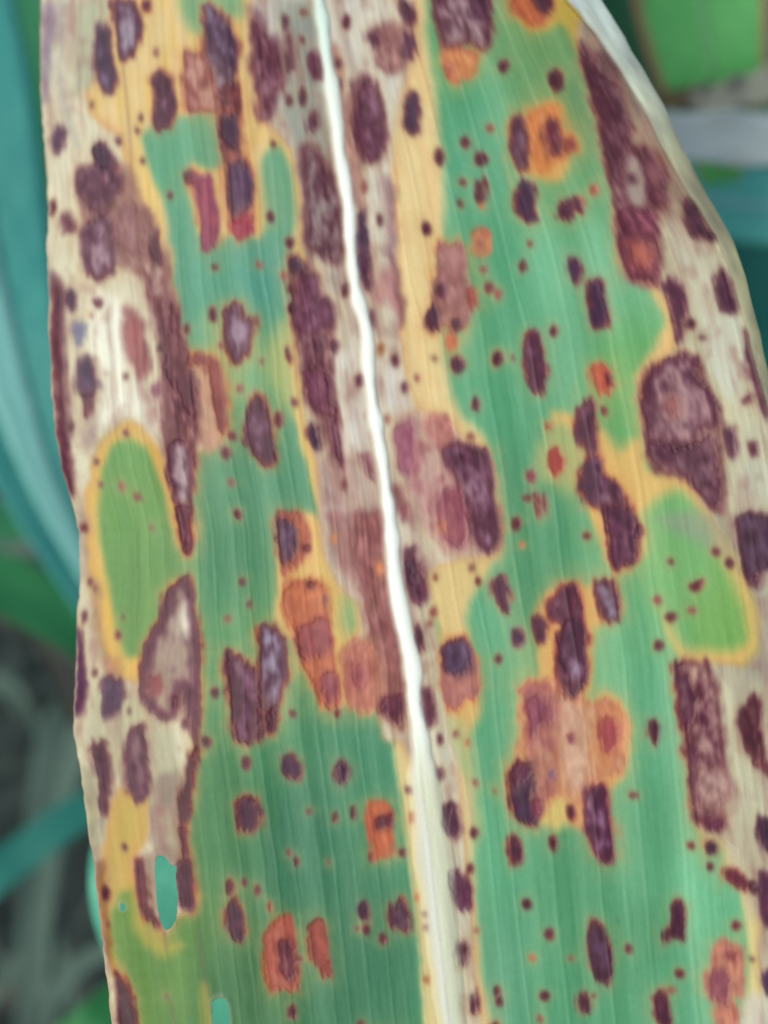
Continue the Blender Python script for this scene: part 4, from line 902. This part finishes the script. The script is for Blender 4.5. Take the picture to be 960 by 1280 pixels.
def ribbon_mesh(name, W, wid, nrm, mat, u0=-1, u1=1, nu=13, vee=.18, wave=.0, thick=.0004, seed=0, lift=0, edge_mat=None):
    """a leaf-like strip along world path W with half widths wid; has a top and an underside"""
    r = np.random.RandomState(seed)
    n = len(W); T_ = np.gradient(W, axis=0); T_ /= np.linalg.norm(T_, axis=1, keepdims=True)
    B_ = np.cross(T_, nrm); B_ /= np.linalg.norm(B_, axis=1, keepdims=True)
    Nv = np.cross(B_, T_)
    ph = r.rand() * 6
    us_ = np.linspace(u0, u1, nu)
    vs, uvs = [], []
    for side in (0, 1):
        for i in range(n):
            for u in us_:
                off = vee * abs(u) * wid[i] + wave * wid[i] * abs(u) ** 2 * math.sin(i / n * 17 + ph + (2 if u > 0 else 0)) + lift * (1 - (u / max(abs(u0), 1e-6)) ** 2)
                p = W[i] + B_[i] * u * wid[i] + Nv[i] * (off - side * thick)
                vs.append(p.tolist()); uvs.append((u * .5 + .5, i / n * 6))
    fs = []; m_ = n * nu
    for i in range(n - 1):
        for j in range(nu - 1):
            a = i * nu + j
            fs.append((a, a + 1, a + nu + 1, a + nu)); fs.append((m_ + a, m_ + a + nu, m_ + a + nu + 1, m_ + a + 1))
        a = i * nu; fs.append((a, a + nu, m_ + a + nu, m_ + a)); b = a + nu - 1; fs.append((b, m_ + b, m_ + b + nu, b + nu))
    for i in (0, n - 1):
        for j in range(nu - 1):
            a = i * nu + j; fs.append((a, a + 1, m_ + a + 1, m_ + a))
    me = bpy.data.meshes.new(name); me.from_pydata(vs, [], fs)
    ul = me.uv_layers.new(name='UVMap')
    li = np.zeros(len(me.loops), np.int32); me.loops.foreach_get('vertex_index', li)
    ul.data.foreach_set('uv', np.array(uvs)[li].ravel())
    me.polygons.foreach_set('use_smooth', np.ones(len(fs), bool))
    me.materials.append(mat); me.update()
    return me

CAMLOC = np.array(cam.location)
def bg_leaf(name, label, cat, path, mat, ribmat=None, group=None, vee=.2, wave=.08, seed=0, n=60, face=(0, 0), rib=.07, edgemat=None):
    """path: (photo x, photo y, metres from the lens, half width in photo px)"""
    s = spline(path, n)
    W = to_world(s[:, 0], s[:, 1], s[:, 2])
    wid = s[:, 3] * PX / D0 * s[:, 2]
    nrm = CAMLOC[None] - W; nrm /= np.linalg.norm(nrm, axis=1, keepdims=True)
    nrm = nrm + np.array([face[0], face[1], .35])
    nrm /= np.linalg.norm(nrm, axis=1, keepdims=True)
    o0 = W[n // 2]
    e = bpy.data.objects.new(name, None); C.objects.link(e); e.location = o0.tolist(); e.empty_display_size = .02
    e['label'] = label; e['category'] = cat
    if group: e['group'] = group
    def add(nm, me):
        o = bpy.data.objects.new(nm, me); C.objects.link(o); o.parent = e
        return o
    Wl = W - o0
    add('blade', ribbon_mesh('blade', Wl, wid, nrm, mat, vee=vee, wave=wave, seed=seed))
    if ribmat is not None:
        add('midrib', ribbon_mesh('midrib', Wl + nrm * .0006, wid, nrm, ribmat, -rib, rib, 5, vee=vee, wave=0, thick=.0015, seed=seed, lift=.0006))
    if edgemat is not None:
        for sgn in edgemat[1]:
            a, b = (.88, 1.0) if sgn > 0 else (-1.0, -.88)
            add('browned_edge', ribbon_mesh('browned_edge', Wl + nrm * .0005, wid, nrm, edgemat[0], a, b, 4, vee=vee, wave=wave, thick=.0010, seed=seed))
    return e

TEAL = plant_mat('teal_leaf', (40,136,130), (80,172,156)); TEALB = plant_mat('teal_leaf_bright', (70,172,140), (104,196,160))
GRN = plant_mat('green_leaf', (60,160,74), (96,192,100)); DGRN = plant_mat('dark_green_leaf', (14,84,54), (34,112,72))
MGRN = plant_mat('mid_green_leaf', (40,124,80), (66,152,100))
RIBM = plant_mat('pale_midrib', (112,190,178), (150,214,202)); RIBG = plant_mat('pale_green_midrib', (90,172,104), (120,184,120))
DRY = plant_mat('dried_leaf', (142,162,160), (188,202,198), rough=.8); STRAW = plant_mat('straw', (54,84,74), (110,132,116), rough=.9)
BRN = plant_mat('browned_edge', (146,140,90), (168,120,90), rough=.8); DRYB = plant_mat('dried_brown', (56,58,50), (84,86,76), rough=.9)

GB = 'green leaves of the plants behind'
bg_leaf('green_leaf', 'large teal leaf with a pale midrib running down the left side of the photo', 'leaf',
        [(-95,-300,.36,86),(-75,-60,.34,80),(-62,120,.32,98),(-40,300,.31,100),(4,460,.30,76),(60,620,.30,50),(170,820,.31,30)], TEAL, RIBM, GB, seed=1, rib=.34, face=(.2, 0), wave=.04)
bg_leaf('green_leaf', 'dark green leaf peeking out between the teal leaf and the diseased leaf at top left', 'leaf',
        [(10,-300,.48,60),(40,-60,.46,60),(70,100,.45,55),(110,300,.45,50),(160,520,.46,40)], MGRN, None, GB, seed=2)
bg_leaf('green_leaf', 'deep green leaf low behind the teal leaf, left of the bleached margin', 'leaf',
        [(60,100,.52,60),(50,300,.50,60),(60,500,.50,50),(90,680,.52,40)], plant_mat('deep_teal_leaf', (24,108,92), (40,130,112)), None, GB, seed=12)
bg_leaf('green_leaf', 'narrow green leaf crossing just above the grey stubble at left', 'leaf',
        [(-200,660,.44,26),(-60,655,.44,26),(30,652,.45,24),(120,640,.46,22),(260,600,.48,16)], MGRN, None, GB, seed=3)
bg_leaf('green_leaf', 'broad mid green leaf reaching in from the left edge below the grey stubble', 'leaf',
        [(-240,690,.38,42),(-80,712,.38,40),(20,738,.39,38),(90,780,.40,34),(200,860,.42,22)], GRN if False else plant_mat('broad_green_leaf', (34,118,66), (58,146,88)), None, GB, seed=4, face=(0, .1))
bg_leaf('green_leaf', 'arching teal leaf crossing the dark gap at lower left', 'leaf',
        [(-160,1200,.40,30),(-40,1118,.40,27),(30,1066,.41,24),(90,1022,.42,23),(200,960,.44,18)], plant_mat('arching_teal_leaf', (26,112,96), (44,136,120)), None, GB, seed=5, vee=.1)
bg_leaf('green_leaf', 'bright turquoise leaf seen through the insect holes of the diseased leaf', 'leaf',
        [(215,880,.215,60),(218,1000,.21,84),(217,1090,.20,102),(238,1180,.20,98),(266,1310,.20,88),(300,1500,.21,70)], TEALB, None, GB, seed=6, vee=.05, wave=.02)
bg_leaf('green_leaf', 'small green leaf in the bottom left corner beside the diseased margin', 'leaf',
        [(60,1330,.36,26),(110,1285,.36,26),(160,1240,.37,22),(240,1180,.38,14)], plant_mat('corner_green_leaf', (34,112,60), (52,140,70)), None, GB, seed=7)
bg_leaf('green_leaf', 'dark green leaf behind the curled right margin at the top', 'leaf',
        [(740,-260,.40,60),(770,-40,.38,55),(800,100,.38,52),(850,260,.39,45),(900,420,.42,40)], DGRN, None, GB, seed=8)
bg_leaf('green_leaf', 'bright green leaf with a browned edge hanging in the top right corner', 'leaf',
        [(840,-330,.33,84),(858,-150,.32,84),(874,-10,.315,80),(888,80,.315,68),(898,150,.32,54),(902,230,.325,20)], GRN, RIBG, GB, seed=9, edgemat=(BRN, (-1, 1)), vee=.08, wave=.03)
bg_leaf('dried_leaf', 'pale grey dried leaf lying across under the bright green leaf at right', 'dry leaf',
        [(660,160,.29,22),(800,166,.29,28),(880,172,.29,31),(970,174,.29,33),(1150,176,.29,30)], DRY, None, None, seed=10, wave=.25, vee=.1)
bg_leaf('green_leaf', 'teal leaf with a pale midrib under the grey dried leaf at right', 'leaf',
        [(700,215,.37,40),(840,240,.37,44),(930,256,.37,46),(1050,272,.37,46),(1250,320,.38,40)], plant_mat('right_teal_leaf', (84,186,164), (104,204,184)), RIBM, GB, seed=11, vee=.12, rib=.13)
bg_leaf('green_leaf', 'dark teal leaf at the right edge below the teal leaf with the pale midrib', 'leaf',
        [(820,300,.45,80),(920,360,.45,80),(1020,420,.45,80),(1200,520,.46,60)], plant_mat('dark_teal_leaf', (28,118,98), (46,142,120)), None, GB, seed=13)
bg_leaf('green_leaf', 'very dark green leaf filling the gap above the grey dried leaf at right', 'leaf',
        [(960,-200,.55,90),(940,0,.55,90),(930,150,.55,90),(930,330,.56,80),(940,520,.58,60)], plant_mat('very_dark_green_leaf', (16,76,60), (28,96,74)), None, GB, seed=14)  # two very dark greens mixed by noise

bg_leaf('dried_leaf', 'ragged beige scrap of dry leaf above the grey dried leaf at right', 'dry leaf',
        [(860,118,.300,10),(890,126,.300,17),(925,118,.300,20),(965,104,.300,22),(1010,90,.30,14)], plant_mat('ragged_dry_leaf', (120,124,104), (176,182,164), rough=.85), None, None, seed=21, wave=.8, vee=.4)
bg_leaf('dried_leaf', 'small brown withered tip at the lower end of the bright green leaf', 'dry leaf',
        [(830,120,.305,8),(850,126,.305,13),(880,124,.305,16),(900,118,.305,9)], plant_mat('withered_tip', (92,84,62), (132,112,84), rough=.85), None, None, seed=22, wave=.7, vee=.4)
# grey dry stalks and stubble at lower left
GS = 'dry grey stalks on the ground at lower left'
stk = [('broad grey dry stalk standing in the dark gap beside the lower left margin', [(120,860,.62,30),(85,920,.60,34),(62,1020,.58,26),(45,1150,.56,20),(40,1300,.55,18),(30,1480,.55,16)], STRAW),
       ('thin dry stalk forking right towards the bottom left corner', [(45,1090,.57,10),(70,1180,.56,9),(90,1260,.55,9),(110,1380,.55,8)], STRAW),
       ('curved grey stalk hooking over in the bottom left corner', [(190,1180,.52,9),(130,1190,.52,11),(90,1215,.52,12),(62,1260,.52,12),(40,1360,.53,10)], STRAW),
       ('arched tan straw below the broad green leaf at left', [(-40,770,.60,10),(30,776,.60,12),(66,815,.60,12),(92,880,.60,12),(120,960,.62,10)], DRYB),
       ('pale grey stub between the two green leaves at left', [(-80,682,.56,20),(0,682,.56,18),(45,678,.56,16),(60,676,.57,5)], STRAW),
       ('grey brown dead blade under the tip of the teal leaf at left', [(-80,560,.60,50),(0,600,.60,46),(50,640,.60,34),(90,700,.62,20)], DRYB),
       ('short bluish straw lying left of the arched tan straw', [(-60,840,.64,14),(0,855,.64,14),(30,885,.64,10),(60,940,.65,6)], STRAW),
       ('thin straw slanting to the left edge near the bottom', [(50,1150,.60,7),(20,1200,.60,8),(-20,1260,.60,8),(-80,1340,.60,8)], STRAW),
       ('dark flat straw lying along the bottom left edge', [(-60,1235,.66,14),(0,1245,.66,13),(60,1240,.66,11),(120,1250,.66,8)], DRYB)]
for i, (lb, pth, m) in enumerate(stk):
    bg_leaf('dry_stalk', lb, 'dry stalk', pth, m, None, GS, seed=30 + i, vee=.35, wave=.2)

# the ground
gm, gnt, gb = newmat('dark_soil')
tc = gnt.nodes.new('ShaderNodeTexCoord')
n1 = gnt.nodes.new('ShaderNodeTexNoise'); n1.inputs['Scale'].default_value = 18; n1.inputs['Detail'].default_value = 8
gnt.links.new(tc.outputs['Object'], n1.inputs['Vector'])
cr = gnt.nodes.new('ShaderNodeValToRGB'); cr.color_ramp.elements[0].position = .35; cr.color_ramp.elements[1].position = .75
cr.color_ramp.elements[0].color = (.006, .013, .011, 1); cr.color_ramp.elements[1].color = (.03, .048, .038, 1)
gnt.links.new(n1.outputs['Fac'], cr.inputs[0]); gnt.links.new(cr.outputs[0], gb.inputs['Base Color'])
gb.inputs['Roughness'].default_value = .95
bp = gnt.nodes.new('ShaderNodeBump'); bp.inputs['Distance'].default_value = .02
gnt.links.new(n1.outputs['Fac'], bp.inputs['Height']); gnt.links.new(bp.outputs[0], gb.inputs['Normal'])
ax = np.concatenate([-np.geomspace(60, 1.2, 12), np.linspace(-1, 1, 90), np.geomspace(1.2, 60, 12)])
gx, gy = np.meshgrid(ax, ax + .5)
gz = (fbm(gx * 9 + 50, gy * 9 + 50, 900, 3) - .5) * .06
n_ = len(ax)
me = bpy.data.meshes.new('soil')
me.from_pydata(np.stack([gx, gy, gz], -1).reshape(-1, 3).tolist(), [], [(i * n_ + j, i * n_ + j + 1, (i + 1) * n_ + j + 1, (i + 1) * n_ + j) for i in range(n_ - 1) for j in range(n_ - 1)])
me.polygons.foreach_set('use_smooth', np.ones(len(me.polygons), bool)); me.materials.append(gm)
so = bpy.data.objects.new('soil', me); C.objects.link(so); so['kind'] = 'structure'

# leaf litter on the ground, nobody could count it
r = np.random.RandomState(5); vs = []; fs = []
for k in range(900):
    cx, cy = r.uniform(-.9, .9), r.uniform(-.1, 1.9)
    a = r.uniform(0, math.pi); l = r.uniform(.03, .12); w = r.uniform(.003, .010)
    z = r.uniform(.03, .06); dz = r.uniform(-.02, .03)
    b0 = len(vs)
    for t in (-1, -.4, .4, 1):
        ww = w * (1 - .6 * abs(t)); bx0 = cx + math.cos(a) * l * t; by0 = cy + math.sin(a) * l * t; zz = z + dz * t * t
        vs.append((bx0 - math.sin(a) * ww, by0 + math.cos(a) * ww, zz)); vs.append((bx0 + math.sin(a) * ww, by0 - math.cos(a) * ww, zz + .003))
    for i in range(3):
        fs.append((b0 + 2 * i, b0 + 2 * i + 1, b0 + 2 * i + 3, b0 + 2 * i + 2))
me = bpy.data.meshes.new('leaf_litter'); me.from_pydata(vs, [], fs)
lm, lnt, lb_ = newmat('litter'); lb_.inputs['Roughness'].default_value = .9
g = lnt.nodes.new('ShaderNodeNewGeometry'); cr = lnt.nodes.new('ShaderNodeValToRGB')
cr.color_ramp.elements[0].color = (.008, .02, .016, 1); cr.color_ramp.elements[1].color = (.06, .095, .075, 1)
lnt.links.new(g.outputs['Random Per Island'], cr.inputs[0]); lnt.links.new(cr.outputs[0], lb_.inputs['Base Color'])
me.materials.append(lm)
lo = bpy.data.objects.new('leaf_litter', me); C.objects.link(lo)
lo['kind'] = 'stuff'; lo['label'] = 'dry grey brown leaf litter scattered on the dark soil'; lo['category'] = 'leaf litter'
